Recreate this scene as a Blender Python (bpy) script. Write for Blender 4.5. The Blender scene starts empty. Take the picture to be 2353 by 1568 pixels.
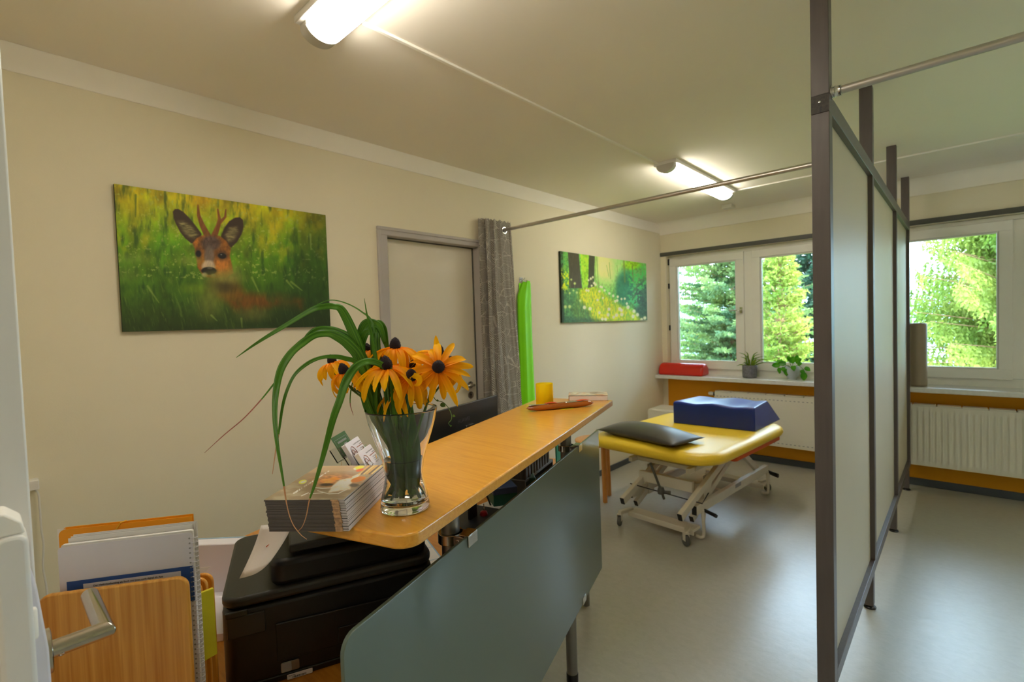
import bpy, bmesh, math, random
import numpy as np
from mathutils import Vector, Matrix, noise
random.seed(7); rng = np.random.default_rng(11)
SC = bpy.context.scene
COL = SC.collection
PI = math.pi
R = math.radians

# ------------------------------------------------------------------ camera
CAM_Z = 1.48
FPX = 1125.61                      # focal length in pixels of the 2353 px wide frame
# rows: world x, y, z in camera axes (right, down, forward)
MW = np.array([[7.35932760e-01, -6.01497965e-04, -6.77054363e-01],
               [6.76284711e-01, -4.70231764e-02, 7.35137953e-01],
               [-3.22794308e-02, -9.98893617e-01, -3.41991122e-02]])
cam_d = bpy.data.cameras.new('camera'); cam = bpy.data.objects.new('camera', cam_d); COL.objects.link(cam)
rot = Matrix(((MW[0][0], -MW[0][1], -MW[0][2]), (MW[1][0], -MW[1][1], -MW[1][2]), (MW[2][0], -MW[2][1], -MW[2][2])))
cam.matrix_world = Matrix.Translation((0, 0, CAM_Z)) @ rot.to_4x4()
cam_d.sensor_width = 36; cam_d.lens = FPX / 2353 * 36; cam_d.clip_start = .02; cam_d.clip_end = 300
cam_d.dof.use_dof = True; cam_d.dof.focus_distance = 1.05; cam_d.dof.aperture_fstop = 6.3
SC.camera = cam

# ------------------------------------------------------------------ world, sun, exposure
SC.view_settings.view_transform = 'Standard'; SC.view_settings.look = 'None'
SC.view_settings.exposure = 0.78; SC.view_settings.gamma = 1.0
try: SC.view_settings.use_curve_mapping = False
except Exception: pass
w = bpy.data.worlds.new('sky'); SC.world = w; w.use_nodes = True
nt = w.node_tree; nt.nodes.clear()
wo = nt.nodes.new('ShaderNodeOutputWorld'); bg = nt.nodes.new('ShaderNodeBackground')
bg.inputs[0].default_value = (.56, .77, 1.0, 1); bg.inputs[1].default_value = 9.0
nt.links.new(bg.outputs[0], wo.inputs[0])
sd = bpy.data.lights.new('sun', 'SUN'); so = bpy.data.objects.new('sun', sd); COL.objects.link(so)
sd.energy = 5.5; sd.angle = R(1.0); sd.color = (1.0, .93, .78)
so.rotation_euler = Vector((-.62, .42, -.66)).to_track_quat('-Z', 'Y').to_euler()   # light travels away from the house, downwards
try:
    SC.cycles.max_bounces = 10; SC.cycles.diffuse_bounces = 6; SC.cycles.glossy_bounces = 5
    SC.cycles.transmission_bounces = 12; SC.cycles.transparent_max_bounces = 16
    SC.cycles.sample_clamp_indirect = 6.0; SC.cycles.caustics_refractive = True; SC.cycles.caustics_reflective = False
    SC.cycles.use_denoising = True
except Exception: pass

# ------------------------------------------------------------------ helpers
def c(r, g, b):
    f = lambda v: (v / 255 / 12.92) if v / 255 <= .04045 else ((v / 255 + .055) / 1.055) ** 2.4
    return (f(r), f(g), f(b))

def at(px, py, d):                  # photo pixel at a camera depth -> place in the room
    v = np.array([(px - 1176.5) / FPX, (py - 784) / FPX, 1.0]) * d
    p = MW @ v
    return Vector((p[0], p[1], p[2] + CAM_Z))

OC = Vector((-1.187, 1.591, 0)); UC = Vector((-.310, .951, 0)).normalized(); NC = Vector((UC.y, -UC.x, 0))
ZC = Vector((0, 0, 1))
def S(s, d, z): return OC + UC * s + NC * d + ZC * z      # place along the reception counter

class MB:
    def __init__(self): self.v = []; self.f = []; self.m = []
    def add(self, vs, fs, mi=0):
        o = len(self.v); self.v += [tuple(p) for p in vs]
        self.f += [tuple(i + o for i in f) for f in fs]; self.m += [mi] * len(fs); return self
    def box(self, a, b, mi=0):
        x0, y0, z0 = a; x1, y1, z1 = b
        return self.add([(x0,y0,z0),(x1,y0,z0),(x1,y1,z0),(x0,y1,z0),(x0,y0,z1),(x1,y0,z1),(x1,y1,z1),(x0,y1,z1)],
                        [(0,3,2,1),(4,5,6,7),(0,1,5,4),(1,2,6,5),(2,3,7,6),(3,0,4,7)], mi)
    def obox(self, C, X, Y, Z, mi=0):   # centre and half-axis vectors
        C = Vector(C); X = Vector(X); Y = Vector(Y); Z = Vector(Z)
        vs = [C - X - Y - Z, C + X - Y - Z, C + X + Y - Z, C - X + Y - Z, C - X - Y + Z, C + X - Y + Z, C + X + Y + Z, C - X + Y + Z]
        return self.add(vs, [(0,3,2,1),(4,5,6,7),(0,1,5,4),(1,2,6,5),(2,3,7,6),(3,0,4,7)], mi)
    def bar(self, p, q, w, h, up=(0,0,1), mi=0):   # rectangular tube from p to q
        p = Vector(p); q = Vector(q); d = q - p; L = d.length; d.normalize()
        s = d.cross(Vector(up)).normalized(); t = s.cross(d)
        return self.obox((p + q) / 2, d * L / 2, s * w / 2, t * h / 2, mi)
    def prism(self, poly, O, ux, uy, uz, t, mi=0):  # flat outline poly in (ux, uy) pushed along uz by t
        O = Vector(O); ux = Vector(ux); uy = Vector(uy); uz = Vector(uz); n = len(poly)
        a = [O + ux * x + uy * y for x, y in poly]; b = [p + uz * t for p in a]
        fs = [tuple(range(n))[::-1], tuple(range(n, 2 * n))] + [(i, (i + 1) % n, n + (i + 1) % n, n + i) for i in range(n)]
        return self.add(a + b, fs, mi)
    def tube(self, pts, r, n=10, caps=True, mi=0):
        pts = [Vector(p) for p in pts]; m = len(pts)
        rs = r if isinstance(r, (list, tuple)) else [r] * m
        T = [(pts[min(i + 1, m - 1)] - pts[max(i - 1, 0)]).normalized() for i in range(m)]
        a = Vector((0, 0, 1)) if abs(T[0].z) < .9 else Vector((1, 0, 0))
        s = T[0].cross(a).normalized(); vs = []
        for i in range(m):
            s = (s - T[i] * s.dot(T[i])).normalized(); t = T[i].cross(s)
            vs += [pts[i] + (s * math.cos(2 * PI * k / n) + t * math.sin(2 * PI * k / n)) * rs[i] for k in range(n)]
        fs = [(i * n + k, i * n + (k + 1) % n, (i + 1) * n + (k + 1) % n, (i + 1) * n + k) for i in range(m - 1) for k in range(n)]
        if caps: fs += [tuple(range(n))[::-1], tuple(range((m - 1) * n, m * n))]
        return self.add(vs, fs, mi)
    def lathe(self, prof, O, n=32, mi=0, axis=None, close=False):  # prof: (radius, height)
        O = Vector(O); A = Vector(axis).normalized() if axis else Vector((0, 0, 1))
        X = A.orthogonal().normalized() if axis else Vector((1, 0, 0)); Y = A.cross(X); vs = []; m = len(prof)
        for r, h in prof:
            vs += [O + A * h + (X * math.cos(2 * PI * k / n) + Y * math.sin(2 * PI * k / n)) * r for k in range(n)]
        fs = [(i * n + k, i * n + (k + 1) % n, (i + 1) * n + (k + 1) % n, (i + 1) * n + k) for i in range(m - 1) for k in range(n)]
        if close: fs += [((m - 1) * n + k, (m - 1) * n + (k + 1) % n, (k + 1) % n, k) for k in range(n)]
        else: fs += [tuple(range(n))[::-1], tuple(range((m - 1) * n, m * n))]
        return self.add(vs, fs, mi)
    def grid(self, P, mi=0):            # P: rows of points
        r = len(P); q = len(P[0]); vs = [p for row in P for p in row]
        return self.add(vs, [(i * q + j, i * q + j + 1, (i + 1) * q + j + 1, (i + 1) * q + j) for i in range(r - 1) for j in range(q - 1)], mi)
    def build(self, name, mat, parent=None, bevel=0, seg=2, smooth=False, solid=0, sub=0, angle=40):
        me = bpy.data.meshes.new(name); me.from_pydata(self.v, [], self.f)
        for mm in (mat if isinstance(mat, (list, tuple)) else [mat]): me.materials.append(mm)
        if max(self.m, default=0): me.polygons.foreach_set('material_index', self.m)
        me.validate(); 
        bm = bmesh.new(); bm.from_mesh(me); bmesh.ops.recalc_face_normals(bm, faces=bm.faces); bm.to_mesh(me); bm.free()
        o = bpy.data.objects.new(name, me); COL.objects.link(o)
        if parent is not None:
            o.parent = parent; o.matrix_parent_inverse = parent.matrix_world.inverted()
        if solid: md = o.modifiers.new('solid', 'SOLIDIFY'); md.thickness = solid; md.offset = 0
        if bevel:
            md = o.modifiers.new('bevel', 'BEVEL'); md.width = bevel; md.segments = seg; md.limit_method = 'ANGLE'; md.angle_limit = R(35)
        if sub: md = o.modifiers.new('sub', 'SUBSURF'); md.levels = sub; md.render_levels = sub
        if smooth or bevel or sub:
            me.polygons.foreach_set('use_smooth', [True] * len(me.polygons))
            if not sub:
                try: me.set_sharp_from_angle(angle=R(angle))
                except Exception: pass
        return o

def tag(o, label=None, cat=None, group=None, kind=None):
    if label: o['label'] = label
    if cat: o['category'] = cat
    if group: o['group'] = group
    if kind: o['kind'] = kind
    return o
def text(name, body, size, mt, frame, O, parent, align='LEFT', extrude=.0001, offset=0):
    cu = bpy.data.curves.new(name, 'FONT'); cu.body = body; cu.size = size; cu.align_x = align; cu.extrude = extrude; cu.offset = offset
    tmp = bpy.data.objects.new('tmp', cu); COL.objects.link(tmp); bpy.context.view_layer.update()
    me = bpy.data.meshes.new_from_object(tmp.evaluated_get(bpy.context.evaluated_depsgraph_get())); bpy.data.objects.remove(tmp); bpy.data.curves.remove(cu)
    mw = Matrix(frame).transposed().to_4x4(); mw.translation = O; me.transform(mw); me.materials.clear(); me.materials.append(mt)
    o = bpy.data.objects.new(name, me); COL.objects.link(o); o.parent = parent; o.matrix_parent_inverse = parent.matrix_world.inverted(); return o
def thing(name, loc, label, cat, group=None, kind=None):
    o = bpy.data.objects.new(name, None); COL.objects.link(o); o.location = loc; o.empty_display_size = .05
    o.matrix_world = Matrix.Translation(loc)
    return tag(o, label, cat, group, kind)
def rrect(w, h, r, n=5, x0=0, y0=0, which=(1, 1, 1, 1)):   # rounded rectangle outline: corners bl, br, tr, tl
    P = []
    for (cx, cy, a0), on in zip(((x0 + r, y0 + r, PI), (x0 + w - r, y0 + r, 1.5 * PI), (x0 + w - r, y0 + h - r, 0), (x0 + r, y0 + h - r, .5 * PI)), which):
        if on: P += [(cx + r * math.cos(a0 + k * PI / 2 / n), cy + r * math.sin(a0 + k * PI / 2 / n)) for k in range(n + 1)]
        else: P.append((x0 if cx < x0 + w / 2 else x0 + w, y0 if cy < y0 + h / 2 else y0 + h))
    return P
def cat_rom(pts, n=8):
    pts = [Vector(p) for p in pts]; P = [pts[0] * 2 - pts[1]] + pts + [pts[-1] * 2 - pts[-2]]; out = []
    for i in range(1, len(P) - 2):
        for k in range(n):
            t = k / n; a, b, q, d = P[i - 1], P[i], P[i + 1], P[i + 2]
            out.append(.5 * ((2 * b) + (q - a) * t + (2 * a - 5 * b + 4 * q - d) * t * t + (3 * b - a - 3 * q + d) * t ** 3))
    out.append(pts[-1]); return out

# ------------------------------------------------------------------ materials
def newmat(name):
    m = bpy.data.materials.new(name); m.use_nodes = True; nt = m.node_tree
    return m, nt, nt.nodes['Principled BSDF'], nt.nodes['Material Output']
def coords(nt, scale=(1, 1, 1), kind='Object', rot=(0, 0, 0)):
    t = nt.nodes.new('ShaderNodeTexCoord'); mp = nt.nodes.new('ShaderNodeMapping')
    mp.inputs['Scale'].default_value = scale; mp.inputs['Rotation'].default_value = rot
    nt.links.new(t.outputs[kind], mp.inputs[0]); return mp.outputs[0]
def mat(name, col, rough=.5, metal=0, var=.06, nscale=12, bump=0, bscale=200, spec=.5, coat=0, sheen=0, trans=0, stretch=(1, 1, 1), emis=0):
    m, nt, b, o = newmat(name); L = nt.links.new
    v = coords(nt, stretch)
    n = nt.nodes.new('ShaderNodeTexNoise'); n.inputs['Scale'].default_value = nscale; n.inputs['Detail'].default_value = 4
    L(v, n.inputs['Vector'])
    r = nt.nodes.new('ShaderNodeValToRGB'); r.color_ramp.elements[0].position = .3; r.color_ramp.elements[1].position = .7
    r.color_ramp.elements[0].color = tuple(x * (1 - var) for x in col) + (1,)
    r.color_ramp.elements[1].color = tuple(min(1, x * (1 + var)) for x in col) + (1,)
    L(n.outputs['Fac'], r.inputs[0]); L(r.outputs[0], b.inputs['Base Color'])
    b.inputs['Roughness'].default_value = rough; b.inputs['Metallic'].default_value = metal
    b.inputs['Specular IOR Level'].default_value = spec; b.inputs['Coat Weight'].default_value = coat
    b.inputs['Coat Roughness'].default_value = .08; b.inputs['Sheen Weight'].default_value = sheen
    if trans: b.inputs['Transmission Weight'].default_value = trans
    if emis: b.inputs['Emission Color'].default_value = (*col, 1); b.inputs['Emission Strength'].default_value = emis
    if bump:
        n2 = nt.nodes.new('ShaderNodeTexNoise'); n2.inputs['Scale'].default_value = bscale; L(v, n2.inputs['Vector'])
        bp = nt.nodes.new('ShaderNodeBump'); bp.inputs['Strength'].default_value = bump; bp.inputs['Distance'].default_value = .002
        L(n2.outputs['Fac'], bp.inputs['Height']); L(bp.outputs[0], b.inputs['Normal'])
    return m
def wood(name, c1, c2, rough=.35, scale=(1.2, 14, 14), coat=.25, rot=(0, 0, 0), dist=1.5, specks=None):
    m, nt, b, o = newmat(name); L = nt.links.new; v = coords(nt, scale, rot=rot)
    n = nt.nodes.new('ShaderNodeTexNoise'); n.inputs['Scale'].default_value = 3; n.inputs['Detail'].default_value = 8; n.inputs['Distortion'].default_value = dist
    L(v, n.inputs['Vector']); r = nt.nodes.new('ShaderNodeValToRGB')
    r.color_ramp.elements[0].position = .32; r.color_ramp.elements[1].position = .68
    r.color_ramp.elements[0].color = (*c1, 1); r.color_ramp.elements[1].color = (*c2, 1)
    L(n.outputs['Fac'], r.inputs[0]); out = r.outputs[0]
    L(out, b.inputs['Base Color']); b.inputs['Roughness'].default_value = rough; b.inputs['Coat Weight'].default_value = coat; b.inputs['Coat Roughness'].default_value = .12
    return m
def vcol_mat(name, rough=.6, attr='art', coat=0, weave=0):
    m, nt, b, o = newmat(name); a = nt.nodes.new('ShaderNodeAttribute'); a.attribute_name = attr
    nt.links.new(a.outputs['Color'], b.inputs['Base Color']); b.inputs['Roughness'].default_value = rough; b.inputs['Coat Weight'].default_value = coat
    if weave:
        n = nt.nodes.new('ShaderNodeTexNoise'); n.inputs['Scale'].default_value = 600; bp = nt.nodes.new('ShaderNodeBump'); bp.inputs['Strength'].default_value = weave
        bp.inputs['Distance'].default_value = .001; nt.links.new(n.outputs['Fac'], bp.inputs['Height']); nt.links.new(bp.outputs[0], b.inputs['Normal'])
    return m
def thin_glass(name, tint=(1, 1, 1), ior=1.5, extra=0.0):
    m, nt, b, o = newmat(name); nt.nodes.remove(b); L = nt.links.new
    t = nt.nodes.new('ShaderNodeBsdfTransparent'); t.inputs[0].default_value = (*tint, 1)
    g = nt.nodes.new('ShaderNodeBsdfGlossy'); g.inputs['Roughness'].default_value = .01
    f = nt.nodes.new('ShaderNodeFresnel'); f.inputs[0].default_value = ior
    n = nt.nodes.new('ShaderNodeTexNoise'); n.inputs['Scale'].default_value = 3
    mx = nt.nodes.new('ShaderNodeMixShader'); L(f.outputs[0], mx.inputs[0]); L(t.outputs[0], mx.inputs[1]); L(g.outputs[0], mx.inputs[2]); L(mx.outputs[0], o.inputs[0])
    return m
def glass(name, col=(1, 1, 1), ior=1.45, rough=0):
    m, nt, b, o = newmat(name)
    n = nt.nodes.new('ShaderNodeTexNoise'); n.inputs['Scale'].default_value = 8
    b.inputs['Base Color'].default_value = (*col, 1); b.inputs['Transmission Weight'].default_value = 1; b.inputs['Roughness'].default_value = rough; b.inputs['IOR'].default_value = ior
    return m
def leafmat(name, c1, c2, rough=.45, trans=.35, nscale=20, attr=None, sat=1, veins=False):
    m, nt, b, o = newmat(name); L = nt.links.new
    v = coords(nt, (14, .6, 1), kind='UV') if veins else coords(nt); n = nt.nodes.new('ShaderNodeTexNoise'); n.inputs['Scale'].default_value = nscale; n.inputs['Detail'].default_value = 5; L(v, n.inputs['Vector'])
    r = nt.nodes.new('ShaderNodeValToRGB'); r.color_ramp.elements[0].position = .35; r.color_ramp.elements[1].position = .65
    r.color_ramp.elements[0].color = (*c1, 1); r.color_ramp.elements[1].color = (*c2, 1); L(n.outputs['Fac'], r.inputs[0]); L(r.outputs[0], b.inputs['Base Color'])
    b.inputs['Roughness'].default_value = rough
    tr = nt.nodes.new('ShaderNodeBsdfTranslucent'); L(r.outputs[0], tr.inputs[0])
    mx = nt.nodes.new('ShaderNodeMixShader'); mx.inputs[0].default_value = trans
    L(b.outputs[0], mx.inputs[1]); L(tr.outputs[0], mx.inputs[2]); L(mx.outputs[0], o.inputs[0])
    return m

M = {}
M['wall'] = mat('cream_wall_paint', c(236, 228, 204), .85, var=.015, nscale=2, bump=.12, bscale=160)
M['ceil'] = mat('white_ceiling_paint', c(246, 239, 228), .9, var=.012, nscale=1.5, bump=.08, bscale=90)
M['band'] = mat('white_cove_paint', c(250, 246, 238), .8, var=.01)
M['orange_wall'] = mat('orange_wall_paint', c(232, 160, 20), .8, var=.03, nscale=3, bump=.1)
M['base'] = mat('blue_grey_skirting', c(72, 78, 86), .45, var=.05)
M['white'] = mat('white_lacquer', c(236, 234, 230), .35, var=.012, nscale=3)
M['upvc'] = mat('white_window_plastic', c(236, 234, 228), .3, var=.01)
M['door'] = mat('cream_door_leaf', c(228, 220, 202), .5, var=.015, nscale=2)
M['frame'] = mat('grey_door_frame', c(184, 178, 176), .4, var=.03)
M['post'] = mat('grey_brown_lacquered_wood', c(92, 83, 82), .42, var=.10, nscale=6, stretch=(12, 12, 1))
M['postend'] = wood('dark_end_grain', c(45, 40, 37), c(72, 64, 58), .6, (30, 30, 30), 0)
M['steel'] = mat('brushed_steel', c(196, 190, 180), .2, 1, var=.06, nscale=6, stretch=(1, 1, 60))
M['chrome'] = mat('chrome', c(220, 220, 220), .08, 1, var=.02)
M['rod'] = mat('brushed_aluminium_tube', c(205, 200, 196), .32, 1, var=.05)
M['alu'] = mat('grey_aluminium', c(140, 138, 134), .35, .9, var=.05)
M['rail'] = mat('dark_grey_rail', c(84, 84, 78), .5, var=.05)
M['black'] = mat('black_plastic', c(15, 15, 15), .45, var=.12, nscale=8, bump=.05, bscale=400)
M['blackg'] = mat('gloss_black_plastic', c(12, 12, 13), .3, var=.1)
M['olive'] = mat('charcoal_plastic_ceiling_tint', c(44, 43, 38), .45, var=.08, bump=.06, bscale=500)  # olive cast on the printer lid is reflected ceiling light put into the colour
M['beech'] = wood('beech_laminate', c(226, 156, 48), c(240, 178, 66), .32, (1.6, 26, 26), .35, rot=(0, 0, -R(108)))
M['beech_edge'] = wood('beech_edge_band', c(214, 160, 44), c(230, 184, 70), .38, (3, 30, 30), .2)
M['bamboo'] = wood('bamboo_board', c(206, 136, 40), c(236, 174, 74), .4, (55, 55, 1.2), .25, rot=(0, 0, 0), dist=.4)
M['desk'] = wood('desk_laminate', c(196, 124, 34), c(214, 144, 50), .35, (2, 20, 20), .3, rot=(0, 0, -R(108)))
M['birch'] = wood('honey_birch', c(206, 132, 50), c(226, 158, 78), .35, (14, 14, 1.5), .3)
M['paper'] = mat('white_paper', c(232, 228, 224), .75, var=.02)
M['pages'] = mat('paper_edges', c(228, 220, 220), .8, var=.04, nscale=300, stretch=(1, 1, 20))
M['lilac'] = mat('white_card', c(226, 222, 230), .6, var=.02)
M['blue'] = mat('blue_print', c(38, 78, 150), .55, var=.03)
M['ink'] = mat('black_ink', c(30, 30, 36), .6, var=.03)
M['inkgrey'] = mat('grey_ink', c(150, 148, 150), .6, var=.03)
M['folder'] = mat('orange_card_folder', c(248, 166, 18), .5, var=.03)
M['elastic'] = mat('yellow_elastic', c(240, 184, 30), .6, var=.05)
M['ynote'] = mat('yellow_green_notepad', c(212, 200, 30), .6, var=.04, nscale=30)
M['wire'] = mat('white_coated_wire', c(215, 212, 220), .3, .1, var=.03)
M['yellow'] = mat('yellow_vinyl', c(244, 206, 50), .38, var=.02, nscale=4, bump=.05, bscale=300)
M['orange'] = mat('orange_red_board', c(214, 84, 24), .5, var=.06)
M['navy'] = mat('navy_vinyl', c(10, 42, 136), .36, var=.04, nscale=5, bump=.05, bscale=250)
M['grey_v'] = mat('dark_grey_vinyl', c(78, 74, 70), .38, var=.05, nscale=5, bump=.06, bscale=200)
M['red'] = mat('red_vinyl', c(206, 34, 16), .33, var=.04, nscale=4, bump=.04, bscale=300)
M['metalw'] = mat('cream_powder_coat', c(214, 206, 190), .4, var=.03)
M['rubber'] = mat('grey_rubber', c(88, 88, 86), .55, var=.1)
M['lime'] = mat('lime_latex_band', c(136, 236, 4), .5, var=.03, nscale=6, spec=.3)
M['brown_roll'] = mat('beige_brown_vinyl', c(150, 134, 112), .5, var=.03)
M['cord'] = mat('white_cord', c(226, 222, 214), .6, var=.02)
M['radiator'] = mat('radiator_enamel', c(232, 228, 216), .35, var=.01)
M['stone'] = mat('pale_sill_stone', c(226, 226, 224), .28, var=.05, nscale=40)
M['leafbase'] = leafmat('grass_blade', c(44, 108, 18), c(116, 172, 50), .34, .35, 1.0, veins=True)
M['leafdark'] = leafmat('dark_leaf', c(44, 92, 22), c(78, 134, 40), .4, .4, 14)
M['dry'] = mat('dry_grass_tip', c(206, 150, 104), .6, var=.1)
M['dryred'] = mat('reddish_grass_tip', c(170, 100, 84), .6, var=.1)
M['stem'] = leafmat('flower_stem', c(58, 96, 28), c(92, 130, 44), .5, .1, 30)
M['cone'] = mat('dark_flower_cone', c(34, 18, 26), .85, var=.35, nscale=400, bump=.9, bscale=900)
M['vaseglass'] = glass('clear_vase_glass', (1, 1, 1), 1.5)
M['water'] = glass('vase_water', (.97, 1, .96), 1.33)
M['pane'] = thin_glass('window_pane', (.97, .99, .98), 1.45)
M['acryl'] = glass('clear_acrylic', (.97, .985, 1), 1.3)
M['pot'] = mat('grey_patterned_ceramic', c(112, 112, 118), .55, var=.3, nscale=60)
M['frost'] = mat('frosted_white_glass', c(215, 226, 232), .35, var=.03, trans=.35)
M['soil'] = mat('potting_soil', c(60, 40, 26), .95, var=.3, nscale=80, bump=.5, bscale=100)
M['spider'] = leafmat('spider_plant_leaf', c(84, 140, 30), c(150, 180, 50), .4, .4, 30)
M['pothos'] = leafmat('pothos_leaf', c(60, 150, 16), c(110, 190, 30), .35, .4, 20)
M['teal'] = mat('teal_card', c(30, 190, 160), .5, var=.03)
M['redp'] = mat('dark_red_plastic', c(150, 20, 24), .35, var=.05)
M['green_box'] = mat('dark_green_card_box', c(12, 84, 66), .5, var=.05)
M['blue_box'] = mat('slate_blue_card', c(60, 76, 110), .5, var=.05)
M['binder'] = mat('dark_striped_spines', c(72, 68, 64), .5, var=.6, nscale=40, stretch=(6, 6, .2))
M['cardgreen'] = mat('dark_green_card', c(52, 92, 44), .5, var=.04)
M['cardbrown'] = mat('brown_print', c(150, 78, 44), .5, var=.04)
M['wax'] = mat('orange_wax', c(250, 190, 40), .5, var=.04)
M['shell'] = mat('polished_brown_wood', c(168, 92, 26), .25, var=.25, nscale=10, coat=.5)
M['lampbody'] = mat('lamp_housing', c(226, 224, 220), .35, var=.01)

# petals: yellow outside, deeper orange towards the cone
m, nt_, b_, o_ = newmat('rudbeckia_petal'); L_ = nt_.links.new
a_ = nt_.nodes.new('ShaderNodeAttribute'); a_.attribute_name = 'art'
tr_ = nt_.nodes.new('ShaderNodeBsdfTranslucent'); mx_ = nt_.nodes.new('ShaderNodeMixShader'); mx_.inputs[0].default_value = .4
L_(a_.outputs['Color'], b_.inputs['Base Color']); L_(a_.outputs['Color'], tr_.inputs[0]); b_.inputs['Roughness'].default_value = .6; b_.inputs['Specular IOR Level'].default_value = .15
L_(b_.outputs[0], mx_.inputs[1]); L_(tr_.outputs[0], mx_.inputs[2]); L_(mx_.outputs[0], o_.inputs[0]); M['petal'] = m

# candle glass: amber, slightly see-through
m, nt_, b_, o_ = newmat('amber_frosted_glass'); L_ = nt_.links.new
n_ = nt_.nodes.new('ShaderNodeTexNoise'); n_.inputs['Scale'].default_value = 20
r_ = nt_.nodes.new('ShaderNodeValToRGB'); r_.color_ramp.elements[0].color = (*c(255, 234, 8), 1); r_.color_ramp.elements[1].color = (*c(255, 240, 24), 1)
L_(n_.outputs['Fac'], r_.inputs[0]); L_(r_.outputs[0], b_.inputs['Base Color'])
tr_ = nt_.nodes.new('ShaderNodeBsdfTranslucent'); L_(r_.outputs[0], tr_.inputs[0]); mx_ = nt_.nodes.new('ShaderNodeMixShader'); mx_.inputs[0].default_value = .6
b_.inputs['Roughness'].default_value = .25
L_(b_.outputs[0], mx_.inputs[1]); L_(tr_.outputs[0], mx_.inputs[2]); L_(mx_.outputs[0], o_.inputs[0]); M['amber'] = m

# partition panels: milky, lets some light through
m, nt_, b_, o_ = newmat('milky_panel'); L_ = nt_.links.new
n_ = nt_.nodes.new('ShaderNodeTexNoise'); n_.inputs['Scale'].default_value = 3
r_ = nt_.nodes.new('ShaderNodeValToRGB'); r_.color_ramp.elements[0].color = (*c(214, 206, 184), 1); r_.color_ramp.elements[1].color = (*c(220, 212, 192), 1)
L_(n_.outputs['Fac'], r_.inputs[0]); L_(r_.outputs[0], b_.inputs['Base Color']); b_.inputs['Roughness'].default_value = .4
tr_ = nt_.nodes.new('ShaderNodeBsdfTranslucent'); L_(r_.outputs[0], tr_.inputs[0]); mx_ = nt_.nodes.new('ShaderNodeMixShader'); mx_.inputs[0].default_value = .34
L_(b_.outputs[0], mx_.inputs[1]); L_(tr_.outputs[0], mx_.inputs[2]); L_(mx_.outputs[0], o_.inputs[0]); M['milky'] = m

# counter glass: satin pale green glass with a glossy face
m, nt_, b_, o_ = newmat('satin_green_glass'); L_ = nt_.links.new
n_ = nt_.nodes.new('ShaderNodeTexNoise'); n_.inputs['Scale'].default_value = 2
r_ = nt_.nodes.new('ShaderNodeValToRGB'); r_.color_ramp.elements[0].color = (*c(112, 128, 114), 1); r_.color_ramp.elements[1].color = (*c(117, 133, 119), 1)
L_(n_.outputs['Fac'], r_.inputs[0]); L_(r_.outputs[0], b_.inputs['Base Color']); b_.inputs['Roughness'].default_value = .30
b_.inputs['Coat Weight'].default_value = 1; b_.inputs['Coat Roughness'].default_value = .10; b_.inputs['Coat IOR'].default_value = 1.5
tr_ = nt_.nodes.new('ShaderNodeBsdfTranslucent'); L_(r_.outputs[0], tr_.inputs[0]); mx_ = nt_.nodes.new('ShaderNodeMixShader'); mx_.inputs[0].default_value = .35
L_(b_.outputs[0], mx_.inputs[1]); L_(tr_.outputs[0], mx_.inputs[2]); L_(mx_.outputs[0], o_.inputs[0]); M['satin'] = m

# vinyl floor: marbled grey-green, polished
m, nt_, b_, o_ = newmat('marbled_vinyl_floor'); L_ = nt_.links.new
v_ = coords(nt_, (1, 1.6, 1)); n_ = nt_.nodes.new('ShaderNodeTexNoise'); n_.inputs['Scale'].default_value = 22; n_.inputs['Detail'].default_value = 10; n_.inputs['Distortion'].default_value = .8; n_.inputs['Roughness'].default_value = .75
L_(v_, n_.inputs['Vector']); r_ = nt_.nodes.new('ShaderNodeValToRGB'); r_.color_ramp.elements[0].position = .3; r_.color_ramp.elements[1].position = .7
r_.color_ramp.elements[0].color = (*c(166, 164, 152), 1); r_.color_ramp.elements[1].color = (*c(180, 178, 168), 1)
L_(n_.outputs['Fac'], r_.inputs[0]); L_(r_.outputs[0], b_.inputs['Base Color'])
n2_ = nt_.nodes.new('ShaderNodeTexNoise'); n2_.inputs['Scale'].default_value = 14; n2_.inputs['Detail'].default_value = 6; L_(v_, n2_.inputs['Vector'])
mr_ = nt_.nodes.new('ShaderNodeMapRange'); mr_.inputs[3].default_value = .27; mr_.inputs[4].default_value = .32
L_(n2_.outputs['Fac'], mr_.inputs[0]); L_(mr_.outputs[0], b_.inputs['Roughness']); b_.inputs['Specular IOR Level'].default_value = .6
bp_ = nt_.nodes.new('ShaderNodeBump'); bp_.inputs['Strength'].default_value = .08; bp_.inputs['Distance'].default_value = .01
L_(n2_.outputs['Fac'], bp_.inputs['Height']); L_(bp_.outputs[0], b_.inputs['Normal']); M['floor'] = m

# curtain: grey cloth printed with pale hatching in triangular fields (uses the cloth's own UV in metres)
m, nt_, b_, o_ = newmat('hatched_curtain_cloth'); L_ = nt_.links.new; N_ = nt_.nodes.new
uv_ = N_('ShaderNodeUVMap'); uv_.uv_map = 'cloth'
vo_ = N_('ShaderNodeTexVoronoi'); vo_.inputs['Scale'].default_value = 13; vo_.inputs['Randomness'].default_value = .8; L_(uv_.outputs[0], vo_.inputs['Vector'])
ve_ = N_('ShaderNodeTexVoronoi'); ve_.feature = 'DISTANCE_TO_EDGE'; ve_.inputs['Scale'].default_value = 13; ve_.inputs['Randomness'].default_value = .8; L_(uv_.outputs[0], ve_.inputs['Vector'])
sx_ = N_('ShaderNodeSeparateXYZ'); L_(uv_.outputs[0], sx_.inputs[0]); sc_ = N_('ShaderNodeSeparateColor'); L_(vo_.outputs['Color'], sc_.inputs[0])
def mth(op, a, b=None):
    n = N_('ShaderNodeMath'); n.operation = op
    for i, q in enumerate((a, b)):
        if q is None: continue
        if isinstance(q, (int, float)): n.inputs[i].default_value = q
        else: L_(q, n.inputs[i])
    return n.outputs[0]
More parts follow.
